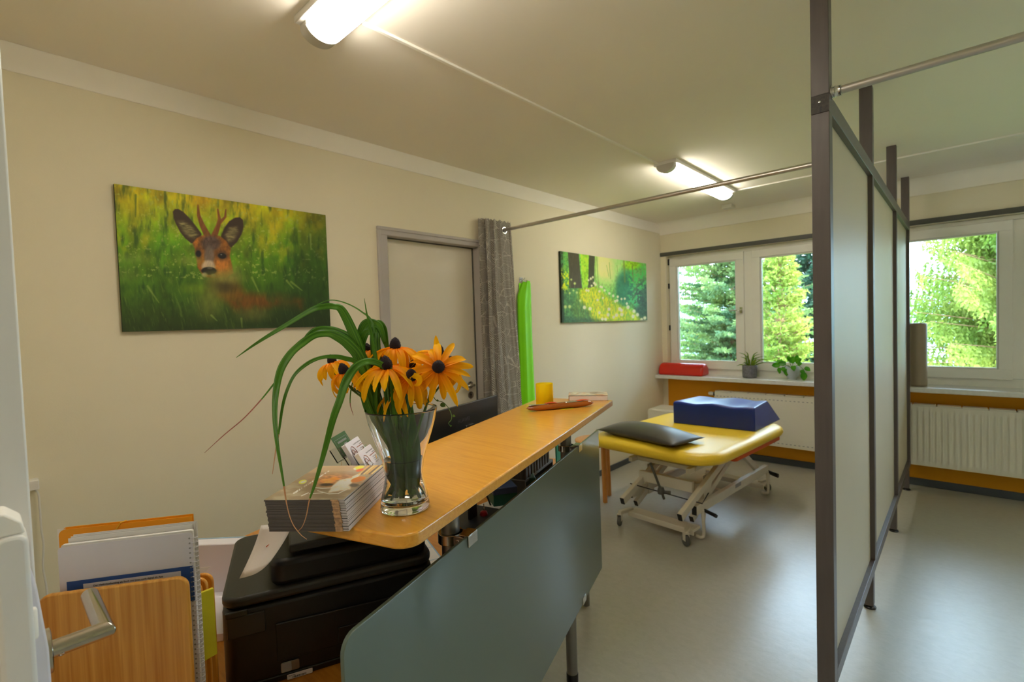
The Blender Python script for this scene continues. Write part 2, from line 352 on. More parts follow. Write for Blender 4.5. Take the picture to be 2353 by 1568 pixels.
ang = mth('MULTIPLY', mth('FLOOR', mth('MULTIPLY', sc_.outputs[0], 2.999)), PI / 3)
ang = mth('ADD', ang, PI / 6)
pr = mth('ADD', mth('MULTIPLY', sx_.outputs[0], mth('COSINE', ang)), mth('MULTIPLY', sx_.outputs[1], mth('SINE', ang)))
st = mth('GREATER_THAN', mth('SINE', mth('MULTIPLY', pr, 2 * PI / .0082)), .25)
ed = mth('LESS_THAN', ve_.outputs['Distance'], .016)
fac = mth('MAXIMUM', st, ed)
mc_ = N_('ShaderNodeMix'); mc_.data_type = 'RGBA'; mc_.inputs[6].default_value = (*c(128, 120, 112), 1); mc_.inputs[7].default_value = (*c(216, 210, 202), 1)
L_(fac, mc_.inputs[0]); L_(mc_.outputs[2], b_.inputs['Base Color']); b_.inputs['Roughness'].default_value = .85
tr_ = N_('ShaderNodeBsdfTranslucent'); L_(mc_.outputs[2], tr_.inputs[0]); mx_ = N_('ShaderNodeMixShader'); mx_.inputs[0].default_value = .25
L_(b_.outputs[0], mx_.inputs[1]); L_(tr_.outputs[0], mx_.inputs[2]); L_(mx_.outputs[0], o_.inputs[0]); M['curtain'] = m

# lamp diffuser
m, nt_, b_, o_ = newmat('lit_diffuser'); 
n_ = nt_.nodes.new('ShaderNodeTexNoise'); n_.inputs['Scale'].default_value = 1
b_.inputs['Base Color'].default_value = (.9, .9, .88, 1); b_.inputs['Emission Color'].default_value = (1, .93, .80, 1); b_.inputs['Emission Strength'].default_value = 14
M['diffuser'] = m

# ================================================================== the room shell
H = 2.568; XL = -2.56; YW = 5.35; XR = 3.4; YB = -2.2
def struct(name, mb, mt, **k): return tag(mb.build(name, mt, **k), kind='structure')
struct('floor', MB().box((XL - .3, YB, -.1), (XR, YW + .4, 0)), M['floor'])
struct('ceiling', MB().box((XL - .3, YB, H), (XR, YW + .4, H + .1)), M['ceil'])
# left wall with a door opening
D0, D1, DT = 1.672, 2.470, 2.062
wl = MB()
wl.box((XL - .2, YB, 0), (XL, D0, H)); wl.box((XL - .2, D1, 0), (XL, YW + .4, H)); wl.box((XL - .2, D0, DT), (XL, D1, H))
struct('wall_left', wl, M['wall'])
struct('wall_right', MB().box((XR, YB, 0), (XR + .1, YW + .4, H)), M['wall'])
struct('wall_rear', MB().box((XL - .3, YB - .1, 0), (XR + .1, YB, H)), M['wall'])
# doorway wall the camera stands in
wf = MB(); wf.box((XL, -.19, 0), (-.86, -.045, H)); wf.box((.5, -.19, 0), (XR, -.045, H)); wf.box((-.86, -.19, 2.1), (.5, -.045, H))
struct('wall_front', wf, M['wall'])
# window wall: openings for two windows
W1 = (-2.50, -.70); W2 = (-.52, 2.95); WB, WT = .80, 2.20
ww = MB()
ww.box((XL, YW, WT), (XR, YW + .33, H)); ww.box((XL, YW, 0), (W1[0], YW + .33, WT)); ww.box((W1[1], YW, WB), (W2[0], YW + .33, WT)); ww.box((W2[1], YW, WB), (XR, YW + .33, WT))
struct('wall_back', ww, M['wall'])
struct('wall_back_lower', MB().box((W1[0], YW, 0), (XR, YW + .33, WB)), M['orange_wall'])
# cove along the window wall, painted band along the left wall
cv = MB(); rows = []
prof = [(YW - .002, 2.443), (YW - .012, 2.443)] + [(YW - .012 - .085 * (1 - math.cos(a)), 2.475 + .0915 * math.sin(a)) for a in [k * PI / 2 / 8 for k in range(9)]] + [(YW - .10, H + .002), (YW - .002, H + .002)]
n = len(prof)
vs = [(XL, y, z) for y, z in prof] + [(XR, y, z) for y, z in prof]
cv.add(vs, [(i, (i + 1) % n, n + (i + 1) % n, n + i) for i in range(n)] + [tuple(range(n)), tuple(range(n, 2 * n))[::-1]])
struct('trim_1', cv, M['band'], smooth=True)
struct('trim_2', MB().box((XL - .001, -.045, 2.462), (XL + .006, YW, H)), M['band'], bevel=.002)
struct('baseboard_left', MB().box((XL, D1 + .05, 0), (XL + .013, YW, .056)).box((XL, -.04, 0), (XL + .013, D0 - .05, .056)), M['base'], bevel=.004)
struct('baseboard_back', MB().box((XL, YW - .013, 0), (XR, YW, .062)), M['base'], bevel=.004)

# ------------------------------------------------------------------ windows
def window(idx, x0, x1, panes, handles, hinges):
    w_ = thing('window_%d' % idx, (x0, 5.45, WB), None, None, kind='structure')
    y0, y1 = 5.43, 5.50; zt = 2.197; zb = .850
    f = MB(); f.box((x0, y0, zb + .075), (x0 + .035, y1, zt - .035)); f.box((x1 - .035, y0, zb + .075), (x1, y1, zt - .035)); f.box((x0, y0, zt - .035), (x1, y1, zt)); f.box((x0, y0, zb), (x1, y1, zb + .075))
    for i in range(len(panes) - 1):
        a = panes[i][1] + .075; b = panes[i + 1][0] - .075; f.box((a - .01, y0 + .002, zb + .077), (b + .01, y1 - .002, zt - .037))
    f.build('window_frame', M['upvc'], w_, bevel=.004)
    for a, b in panes:
        z0, z1 = 1.0, 2.082; t = .078; s = MB(); ys = 5.405
        s.box((a - t, ys, z0), (a, y1 - .005, z1)); s.box((b, ys, z0), (b + t, y1 - .005, z1)); s.box((a - t, ys, z1), (b + t, y1 - .005, z1 + t)); s.box((a - t, ys, z0 - t), (b + t, y1 - .005, z0))
        # glazing bead
        for q in ((a, a + .012), (b - .012, b)): s.box((q[0], ys + .015, z0), (q[1], ys + .06, z1))
        for q in ((z0, z0 + .012), (z1 - .012, z1)): s.box((a + .012, ys + .015, q[0]), (b - .012, ys + .06, q[1]))
        so_ = s.build('sash', M['upvc'], w_, bevel=.003)
        MB().box((a + .004, 5.466, z0 + .004), (b - .004, 5.472, z1 - .004)).build('pane', M['pane'], so_)
    for hx, hz in handles:
        h = MB(); h.box((hx - .013, 5.392, hz - .032), (hx + .013, 5.405, hz + .032)); h.tube([(hx, 5.395, hz), (hx, 5.36, hz)], .008)
        h.tube(cat_rom([(hx, 5.362, hz), (hx - .03, 5.355, hz), (hx - .11, 5.356, hz)], 4), .008)
        h.build('window_handle', M['steel'], w_, bevel=.002)
    for hx, z_, hh in hinges: MB().box((hx - .008, 5.40, z_), (hx + .008, 5.425, z_ + hh)).build('hinge', M['black'], w_, bevel=.002)
    return w_
window(1, W1[0], W1[1], [(-2.405, -1.755), (-1.52, -.86)], [(-1.705, 1.55)], [(-2.493, 2.10, .07), (-2.493, 1.83, .06), (-2.493, 1.35, .06)])
window(2, W2[0], W2[1], [(-.40, .208), (.47, 1.16), (1.42, 2.1)], [], [])
si = MB(); si.box((XL, 5.14, .818), (XR, 5.44, .858))
sill = tag(si.build('windowsill', M['stone'], bevel=.006, seg=3), kind='structure')

rl = MB(); rl.box((XL + .003, YW - .022, 2.199), (XR, YW, 2.240)); rl.box((XL + .003, YW - .026, 2.203), (XR, YW - .022, 2.206))
tag(rl.build('curtain_rail', M['rail'], bevel=.003), 'dark grey flat rail along the wall above both windows', 'curtain rail')

# ------------------------------------------------------------------ radiators
def radiator(x0, x1, label, valve):
    t = thing('radiator', ((x0 + x1) / 2, 5.27, .205), label, 'radiator', 'panel radiators under the windowsill')
    z0, z1 = .205, .700; yf = 5.212; rows = []
    xs = []; x = x0
    n = int((x1 - x0) / .0375); p = (x1 - x0) / n
    pr_ = []
    for i in range(n):
        a = x0 + i * p
        pr_ += [(a, yf), (a + p * .30, yf), (a + p * .42, yf + .008), (a + p * .82, yf + .008), (a + p * .97, yf)]
    if valve: pr_ = [(x0, yf), (x0 + .01, yf)]
    pr_.append((x1, yf)); zz = [(z0, 0), (z0 + .035, 0), (z0 + .05, 1), (z1 - .05, 1), (z1 - .035, 0), (z1, 0)]
    for z, k in zz: rows.append([(a, yf + (b - yf) * k, z) for a, b in pr_])
    b = MB().grid(rows)
    if valve:
        for zr in (z0 + .030, z1 - .045):
            for k in range(int((x1 - x0) / .036)): b.box((x0 + .02 + k * .036, yf - .0012, zr), (x0 + .036 + k * .036, yf + .001, zr + .006), 1)
    b.build('front_panel', [M['radiator'], M['inkgrey']], t, smooth=True, angle=60)
    b = MB(); b.box((x0, yf + .012, z0), (x1, yf + .03, z1 - .002)); b.box((x0, yf + .065, z0), (x1, yf + .085, z1 - .002))
    b.box((x0, yf + .001, z0), (x0 + .004, yf + .085, z1)); b.box((x1 - .004, yf + .001, z0), (x1, yf + .085, z1))
    for k in range(int((x1 - x0) / .3)): b.box((x0 + .15 + k * .3, yf + .085, z0 + .1), (x0 + .17 + k * .3, YW - .004, z1 - .1))
    b.build('convector_body', M['radiator'], t)
    g = MB(); n = int((x1 - x0) / .15)
    for k in range(n): g.box((x0 + k * (x1 - x0) / n + .004, yf, z1), (x0 + (k + 1) * (x1 - x0) / n - .004, yf + .085, z1 + .012))
    g.build('top_grille', M['radiator'], t, bevel=.003)
    if valve:
        v = MB(); v.lathe([(.010, 0), (.010, .02), (.016, .022), (.020, .03), (.021, .055), (.017, .075), (.012, .08)], (x0 - .002, 5.265, .672), 16, axis=(-1, 0, 0)); v.build('thermostat', M['white'], t, smooth=True)
        MB().lathe([(.0215, .012), (.0215, .024)], (x0 - .002, 5.265, .672), 16, axis=(-1, 0, 0)).build('valve_ring', M['black'], t, smooth=True)
        MB().tube(cat_rom([(x0 - .02, 5.265, .672), (x0 - .02, 5.28, .60), (x0 - .02, 5.29, .05), (x0 - .02, 5.29, 0)], 4), .008).build('pipe', M['radiator'], t, smooth=True)
radiator(-1.925, -.60, 'white panel radiator under the left window behind the massage table', True)
radiator(-.46, 1.36, 'white ribbed radiator under the right window beyond the grey partition', False)

# ------------------------------------------------------------------ door in the left wall
t = thing('door_1', (XL, (D0 + D1) / 2, 0), None, None, kind='structure')
f = MB(); a, b, z = D0, D1, DT; fw = .05
f.box((XL - .12, a - .03, 0), (XL + .010, a + .02, z - .022)); f.box((XL - .12, b - .02, 0), (XL + .010, b + .03, z - .022)); f.box((XL - .12, a - .03, z - .022), (XL + .010, b + .03, z + .014))
f.box((XL - .012, a - .05, 0), (XL + .016, a - .028, z + .008)); f.box((XL - .012, b + .028, 0), (XL + .016, b + .05, z + .008)); f.box((XL - .012, a - .05, z + .008), (XL + .016, b + .05, z + .028))
f.build('door_frame', M['frame'], t, bevel=.004)
MB().box((XL - .105, a + .024, .006), (XL - .062, b - .024, z - .026)).build('door_leaf', M['door'], t, bevel=.003)
g = MB(); g.box((XL - .064, a + .02, .0), (XL - .054, a + .026, z - .022)); g.box((XL - .064, b - .026, 0), (XL - .054, b - .02, z - .022)); g.box((XL - .064, a + .02, z - .028), (XL - .054, b - .02, z - .022)); g.build('door_seal', M['rail'], t)
hx = XL - .062; hy = 2.385
h = MB(); h.lathe([(.0255, 0), (.0255, .007), (.012, .008), (.0095, .045)], (hx, hy, 1.052), 24, axis=(1, 0, 0)); h.tube([(hx + .042, hy + .006, 1.052), (hx + .044, hy - .115, 1.052)], .0095, 12)
h.build('door_handle', M['steel'], t, smooth=True)
h = MB(); h.lathe([(.0255, 0), (.0255, .007)], (hx, hy, .978), 24, axis=(1, 0, 0)); ro = h.build('key_rosette', M['steel'], t, smooth=True)
h = MB(); h.tube([(hx + .006, hy, .982), (hx + .0085, hy, .982)], .005, 12); h.box((hx + .006, hy - .002, .967), (hx + .0085, hy + .002, .982)); h.build('keyhole', M['black'], ro)

# ------------------------------------------------------------------ white door leaf right beside the camera
t = thing('door_2', (-1.2, .016, 0), None, None, kind='structure')
DX = -.792
MB().box((-1.66, -.006, .01), (DX, .031, 2.06)).build('door_leaf', M['white'], t, bevel=.002)
fr = MB(); fr.box((-.86, -.20, 0), (-.792, -.008, 2.14)); fr.box((-.90, -.045, 0), (-.86, -.008, 2.14)); fr.build('door_frame', M['white'], t, bevel=.004)
he = at(112, 1496, .602); hy0 = .031
h = MB(); h.lathe([(.0262, 0), (.0262, .0105), (.025, .0115)], (he.x, hy0, he.z), 40, axis=(0, 1, 0)); rs_ = h.build('handle_rosette', M['steel'], t, smooth=True)
p0 = Vector((he.x, hy0 + .008, he.z)); p1 = Vector((he.x, hy0 + .062, he.z)); p2 = Vector((he.x - .13, hy0 + .062, he.z))
# round-section lever with a mitred corner
def mitred(p0, p1, p2, r, n=28):
    m_ = MB(); d1 = (p1 - p0).normalized(); d2 = (p2 - p1).normalized(); up = Vector((0, 0, 1)); s1 = d1.cross(up); s2 = d2.cross(up)
    A = []; B = []; Cc = []
    for k in range(n):
        a = 2 * PI * k / n; ca, sa = math.cos(a) * r, math.sin(a) * r
        A.append(p0 + s1 * ca + up * sa); B.append(p1 + s1 * ca + up * sa + d1 * (ca * (1 if s1.dot(d2) < 0 else -1))); Cc.append(p2 + s2 * ca + up * sa)
    m_.add(A + B + Cc, [(k, (k + 1) % n, n + (k + 1) % n, n + k) for k in range(n)] + [(n + k, n + (k + 1) % n, 2 * n + (k + 1) % n, 2 * n + k) for k in range(n)] + [tuple(range(n)), tuple(range(2 * n, 3 * n))])
    return m_
lv = mitred(p0, p1, p2, .0105).build('door_handle', M['steel'], t, bevel=.0012, smooth=True, angle=25)
h = MB(); h.lathe([(.0032, 0), (.0032, .0006), (.0018, .0007), (.0018, -.0006)], (p0.x + .0075, p0.y + .0115, p0.z - .007), 16, axis=(.72, 0, -.68)); h.build('grub_screw', M['chrome'], lv, smooth=True)

# white plastic holder fixed to the door frame, right at the edge of the view
q0 = at(20, 1210, .50)
t = thing('wall_holder', (q0.x, -.012, 1.0), 'blurred white plastic holder with rounded top fixed beside the near door handle', 'holder')
hb = MB(); P = at(24, 1235, .50)
hb.prism(rrect(.026, .40, .010, 6, which=(0, 0, 1, 1)), (P.x, P.y - .013, P.z - .40), (0, 1, 0), (0, 0, 1), (-1, 0, 0), .05); hb.build('rounded_housing', M['white'], t, bevel=.004, seg=3)
cp = MB(); cp.prism([(0, 0), (.022, 0), (.020, .012), (.008, .024), (0, .024)], (P.x - .003, P.y - .011, P.z), (0, 1, 0), (0, 0, 1), (-1, 0, 0), .04); cp.build('sloping_cap', M['band'], t, bevel=.002)
st = MB(); P2 = at(52, 1300, .53); st.prism([(-.004, -.36), (.018, -.36), (.016, -.10), (.010, -.03), (.001, .02), (-.004, .02)], (P2.x, P2.y, P2.z), (0, 1, 0), (0, 0, 1), (-1, 0, 0), .02); st.build('side_strip', M['lilac'], t, bevel=.002)
P3 = at(64, 1440, .515); MB().box((P3.x - .01, P3.y - .008, P3.z - .018), (P3.x, P3.y + .008, P3.z + .016)).build('latch_piece', M['band'], t, bevel=.003)
P4 = at(52, 1272, .545); MB().prism([(-.004, -.016), (.005, -.016), (-.003, .018), (-.004, .018)], (P4.x, P4.y, P4.z), (0, 1, 0), (0, 0, 1), (-1, 0, 0), .006).build('orange_tab', M['folder'], t)
MB().box((P.x - .20, P.y - .012, P.z - .38), (P.x - .04, P.y + .006, P.z - .02)).build('mounting_arm', M['white'], t, bevel=.003)

# cable end on the left wall near the door, with a hanging cord
t = thing('cable_trunking', (XL + .01, .1, .93), 'short white cable trunking on the left wall beside the near door edge', 'cable duct')
MB().box((XL, -.03, .925), (XL + .045, .125, .962)).build('duct_cover', M['white'], t, bevel=.003)
cd = [Vector((-2.53, .110, .930)), at(88, 1135, 1.83), at(91, 1165, 1.83), at(95, 1215, 1.83), at(100, 1255, 1.83), at(99, 1305, 1.83), at(107, 1352, 1.83), at(110, 1420, 1.83), at(108, 1500, 1.83)]
tag(MB().tube(cat_rom(cd, 6), .0032, 8).build('cord', M['cord'], smooth=True), 'thin white cord hanging down from the trunking on the left wall', 'cord')

# ------------------------------------------------------------------ ceiling lamps, conduits, detector
def lamp(p, ax, L, label):
    t = thing('ceiling_lamp', p, label, 'ceiling lamp', 'linear ceiling lamps')
    p = Vector(p); ax = Vector(ax); sd = ax.cross(Vector((0, 0, 1))).normalized(); up = Vector((0, 0, 1)); w = .062
    b = MB(); b.obox(p + ax * L / 2 - up * .012, ax * L / 2, sd * (w + .020), up * .012); b.build('housing', M['lampbody'], t, bevel=.004)
    n = 14; e = .05
    arc = [(-w + 2 * w * k / n) for k in range(n + 1)]
    zf = lambda s: -.024 - .052 * math.sqrt(max(0, 1 - (s / (w + .004)) ** 2))
    rows = [[p + ax * a + sd * s + up * zf(s) for s in arc] for a in (e, L * .25, L * .5, L * .75, L - e)]
    b = MB().grid(rows); b.build('diffuser', M['diffuser'], t, smooth=True, solid=.002)
    for a0, a1 in ((0, e), (L - e, L)):
        b = MB(); poly = [(s, zf(s) - .001) for s in arc] + [(w, -.020), (-w, -.020)]
        b.prism(poly, p + ax * a0, sd, up, ax, a1 - a0); b.build('end_cap', M['lampcap'], t, bevel=.003)
M['lampcap'] = mat('grey_translucent_cap', c(196, 192, 186), .25, var=.03)
lamp((-1.70, .868, H), (1, 0, 0), 1.2, 'lit linear ceiling lamp nearest the camera, cut by the top edge')
lamp((-.6, -1.3, H), (1, 0, 0), 1.2, 'added unseen fill lamp on the hallway ceiling behind the camera')  # added out of view to brighten the counter and near door
lamp((1.6, 2.2, H), (0, 1, 0), 1.2, 'added unseen fill lamp on the ceiling beyond the grey partition')  # unseen lamp put in to raise the room's light level
lamp((-1.505, 3.24, H), (0, 1, 0), 1.2, 'lit linear ceiling lamp further back, crossed by the curtain rod')
tag(MB().box((-1.568, .97, H - .010), (-1.552, 3.24, H)).build('cable_conduit', M['band'], bevel=.002), 'thin white conduit on the ceiling joining the two lamps', 'cable duct')
tag(MB().box((-1.44, 4.44, H - .010), (XR, 4.456, H)).build('cable_conduit', M['band'], bevel=.002), 'thin white conduit crossing the ceiling sideways from the rear lamp', 'cable duct')
tag(MB().box((-1.72, 4.92, H - .035), (-1.62, 5.02, H)).build('junction_box', M['lampbody'], bevel=.006), 'small square white junction box on the ceiling near the windows', 'junction box')

# ------------------------------------------------------------------ curtain rods, curtain, exercise band
t = thing('curtain_rod', (-1.4, 2.64, 2.172), 'brushed metal curtain rod from the left wall to the grey partition', 'curtain rod')
MB().tube([(XL + .002, 2.64, 2.172), (-.371, 2.64, 2.172)], .0125, 20).build('tube', M['rod'], t, smooth=True)
MB().lathe([(.030, 0), (.030, .004), (.018, .006), (.018, .022)], (XL, 2.64, 2.172), 24, axis=(1, 0, 0)).build('wall_flange', M['chrome'], t, smooth=True)
t = thing('curtain_rod', (.5, 1.935, 2.208), 'brushed metal curtain rod running right from the front partition post', 'curtain rod')
MB().tube([(-.310, 1.935, 2.208), (XR, 1.935, 2.208)], .0125, 20).build('tube', M['rod'], t, smooth=True)
MB().lathe([(.024, 0), (.024, .004), (.017, .006), (.017, .010), (.019, .012), (.0165, .015), (.0165, .026), (.018, .028), (.0135, .030)], (-.318, 1.935, 2.208), 28, axis=(1, 0, 0)).build('flange', M['chrome'], t, smooth=True)

def curtain():
    t = thing('curtain', (-2.48, 2.6, 0), 'grey curtain with pale hatched pattern gathered at the left wall end', 'curtain')
    nz = 60; top = 2.235; bot = .06
    key = [(-2.550, 2.52), (-2.548, 2.69), (-2.540, 2.70), (-2.534, 2.55), (-2.530, 2.440), (-2.522, 2.432), (-2.516, 2.45), (-2.512, 2.60), (-2.508, 2.70), (-2.502, 2.70), (-2.498, 2.58),
           (-2.494, 2.475), (-2.486, 2.468), (-2.482, 2.485), (-2.492, 2.515), (-2.478, 2.530), (-2.468, 2.522), (-2.470, 2.545), (-2.486, 2.572), (-2.474, 2.60), (-2.474, 2.645), (-2.478, 2.68), (-2.470, 2.70), (-2.476, 2.715)]
    base = cat_rom([(x, y, 0) for x, y in key], 6)
    me_rows = []; u = [0]
    for i in range(1, len(base)): u.append(u[-1] + (base[i] - base[i - 1]).length)
    for j in range(nz + 1):
        z = top + (bot - top) * j / nz; k = j / nz; row = []
        for i, p in enumerate(base):
            fl = i / (len(base) - 1)
            y = p.y + k * (.10 * fl * (p.y - 2.45) / .3) + .006 * math.sin(9 * z + i * .8) * (k ** .5); x = p.x + .012 * k * fl + (.006 * fl * k ** .4) * math.sin((p.y - 2.45) * 62) + .002 * math.sin(7 * z + i)
            if j < 2: y = p.y; x = p.x
            row.append((x, y, z + (.006 * math.sin(i * .9) if j == 0 else 0)))
        me_rows.append(row)
    o = MB().grid(me_rows).build('curtain_cloth', M['curtain'], t, smooth=True, angle=80)
    me = o.data; uvl = me.uv_layers.new(name='cloth'); q = len(base)
    for li, l in enumerate(me.loops):
        i = l.vertex_index % q; j = l.vertex_index // q
        uvl.data[li].uv = (u[i], j * (top - bot) / nz)
    e = MB(); n = 28
    for x in (-2.4745, ):
        ring = [(.0165, .0), (.0165, .006), (.0225, .008), (.0285, .006), (.0295, 0)]
        e.lathe(ring, (x - .001, 2.64, 2.168), n, axis=(1, 0, 0), close=True)
    e.build('eyelet', M['chrome'], t, smooth=True)
    h = MB(); h.lathe([(.0166, 0), (.0166, .0065)], (-2.4755, 2.64, 2.168), 24, axis=(1, 0, 0)); h.build('eyelet_opening', M['black'], t)
curtain()

t = thing('exercise_band', (XL + .03, 2.93, 1.3), 'bright lime green exercise band hanging from a wall hook', 'exercise band')
k = []
for z, y0, y1, b in [(1.820, 2.935, 3.000, .012), (1.805, 2.905, 3.004, .012), (1.76, 2.878, 3.008, .014), (1.70, 2.845, 3.01, .016), (1.62, 2.842, 2.998, .014), (1.4, 2.838, 3.006, .012), (1.1, 2.835, 3.012, .012), (.8, 2.83, 3.02, .010), (.5, 2.83, 3.02, .010)]:
    k.append([(XL + .012 + b * math.sin(PI * i / 8) + (.010 if i == 3 else 0) - (.006 if i in (5, 6) else 0), y0 + (y1 - y0) * i / 8, z) for i in range(9)])
MB().grid(k).build('hanging_strip', M['lime'], t, smooth=True, solid=.0015, angle=60)
k2 = [[(XL + .008, y + .012, z) for y in (2.86, 2.93, 3.0)] for z in (1.80, 1.3, .45)]
MB().grid(k2).build('rear_strip', M['lime'], t, solid=.0015)
t = thing('wall_hook', (XL + .01, 2.92, 1.83), 'small metal hook on the wall above the lime green band', 'hook')
h = MB(); h.box((XL, 2.885, 1.815), (XL + .005, 2.925, 1.845)); h.tube(cat_rom([(XL + .004, 2.905, 1.833), (XL + .03, 2.908, 1.828), (XL + .036, 2.908, 1.842)], 4), .004, 8); h.tube(cat_rom([(XL + .004, 2.918, 1.823), (XL + .025, 2.935, 1.812), (XL + .034, 2.94, 1.824)], 4), .004, 8); h.build('double_hook', M['chrome'], t, bevel=.001)

# ------------------------------------------------------------------ partition
px0, px1 = -.370, -.318; ys_ = [(1.900, 1.950), (2.940, 2.990), (4.095, 4.145), (5.13, 5.18)]
t = thing('partition_screen', (-.344, 3.5, 0), 'tall grey wooden partition screen with milky white panels between posts', 'partition')
RZ0, RZ1 = 2.140, 2.198; BZ0, BZ1 = .205, .255
for i, (a, b) in enumerate(ys_):
    MB().box((px0, a, RZ1), (px1, b, H)).build('upper_post', M['post'], t, bevel=.002)
    MB().box((px0, a, BZ1 if i else BZ0), (px1, b, RZ0)).build('post', M['post'], t, bevel=.002)
    f = MB(); fx = -.344
    f.box((px0 + .008, a, .018), (px1 - .008, b, BZ0)); fo = f.build('foot_post', M['post'], t, bevel=.002)
    MB().lathe([(.026, 0), (.027, .006), (.022, .013), (.010, .018)], (fx, (a + b) / 2, .0), 24).build('foot_pad', M['blackg'], fo, smooth=True)
tr = MB().box((px0, ys_[0][0], RZ0), (px1, ys_[-1][1], RZ1)).build('top_rail', M['post'], t, bevel=.002)
e = MB().box((px0 + .001, ys_[0][0] - .0008, RZ0 + .001), (px1 - .001, ys_[0][0] + .002, RZ1 - .001)).build('end_grain', M['postend'], tr)
MB().lathe([(.0042, 0), (.0035, .0025), (0.001, .0032)], (-.3445, ys_[0][0] - .0008, 2.175), 14, axis=(0, -1, 0)).build('screw_head', M['chrome'], tr, smooth=True)
MB().box((-.3445, ys_[0][0] - .0016, 2.1415), (-.3395, ys_[0][0] - .0005, 2.158)).build('slot', M['black'], tr)
MB().box((px0, ys_[0][1], BZ0), (px1, ys_[-1][1], BZ1)).build('bottom_rail', M['post'], t, bevel=.002)
for i in range(3):
    a = ys_[i][1]; b = ys_[i + 1][0]
    MB().box((-.350, a - .004, BZ1 - .006), (-.338, b + .004, RZ0 + .006)).build('panel', M['milky'], t)

# ================================================================== art (computed colours on fine meshes)
def lin(a):
    a = np.asarray(a, float) / 255; return np.where(a <= .04045, a / 12.92, ((a + .055) / 1.055) ** 2.4)
def hsh(ix, iy, s):
    v = np.sin(ix * 127.1 + iy * 311.7 + s * 74.7) * 43758.5453; return v - np.floor(v)
def vn(x, y, s=0):
    ix = np.floor(x); iy = np.floor(y); fx = x - ix; fy = y - iy; fx = fx * fx * (3 - 2 * fx); fy = fy * fy * (3 - 2 * fy)
    a = hsh(ix, iy, s); b = hsh(ix + 1, iy, s); q = hsh(ix, iy + 1, s); d = hsh(ix + 1, iy + 1, s)
    return (a * (1 - fx) + b * fx) * (1 - fy) + (q * (1 - fx) + d * fx) * fy
def fbm(x, y, s=0, o=4):
    t = 0; am = .5
    for k in range(o): t = t + am * vn(x * 2 ** k, y * 2 ** k, s + k); am *= .5
    return t / (1 - .5 ** o)
def sm(e0, e1, x): 
    t = np.clip((x - e0) / (e1 - e0), 0, 1); return t * t * (3 - 2 * t)
def homog(quad):     # unit square (0,0)(1,0)(1,1)(0,1) -> quad
    A = []; B = []
    for (u, v), (x, y) in zip(((0, 0), (1, 0), (1, 1), (0, 1)), quad):
        A.append([u, v, 1, 0, 0, 0, -u * x, -v * x]); B.append(x); A.append([0, 0, 0, u, v, 1, -u * y, -v * y]); B.append(y)
    h = np.linalg.solve(np.array(A, float), np.array(B, float)); return np.append(h, 1).reshape(3, 3)
def poly_mask(X, Y, P, soft):
    P = np.array(P, float); n = len(P); ins = np.zeros(X.shape, bool); dm = np.full(X.shape, 1e9)
    for i in range(n):
        x0, y0 = P[i]; x1, y1 = P[(i + 1) % n]
        cnd = ((y0 > Y) != (y1 > Y)) & (X < (x1 - x0) * (Y - y0) / ((y1 - y0) if y1 != y0 else 1e-9) + x0); ins ^= cnd
        dx, dy = x1 - x0, y1 - y0; t_ = np.clip(((X - x0) * dx + (Y - y0) * dy) / (dx * dx + dy * dy + 1e-9), 0, 1)
        dm = np.minimum(dm, np.hypot(X - x0 - t_ * dx, Y - y0 - t_ * dy))
    sd_ = np.where(ins, dm, -dm); return sm(-soft, soft, sd_)
def ell(X, Y, cx, cy, rx, ry, soft=.25, rot=0):
    a = R(rot); x = (X - cx) * math.cos(a) + (Y - cy) * math.sin(a); y = -(X - cx) * math.sin(a) + (Y - cy) * math.cos(a)
    return 1 - sm(1 - soft, 1 + soft, np.sqrt((x / rx) ** 2 + (y / ry) ** 2))
def stroke(X, Y, P, w0, w1, soft=4):
    m_ = np.zeros(X.shape); n = len(P) - 1
    for i in range(n):
        (x0, y0), (x1, y1) = P[i], P[i + 1]; dx, dy = x1 - x0, y1 - y0
        t_ = np.clip(((X - x0) * dx + (Y - y0) * dy) / (dx * dx + dy * dy), 0, 1); d_ = np.hypot(X - x0 - t_ * dx, Y - y0 - t_ * dy)
        w_ = (w0 + (w1 - w0) * (i + t_) / n); m_ = np.maximum(m_, 1 - sm(w_ - soft, w_ + soft, d_))
    return m_
def over(I, m_, col, var=None):
    col = np.array(col, float)
    if var is not None: col = col[None, None, :] * var[..., None]
    return I * (1 - m_[..., None]) + col * m_[..., None]
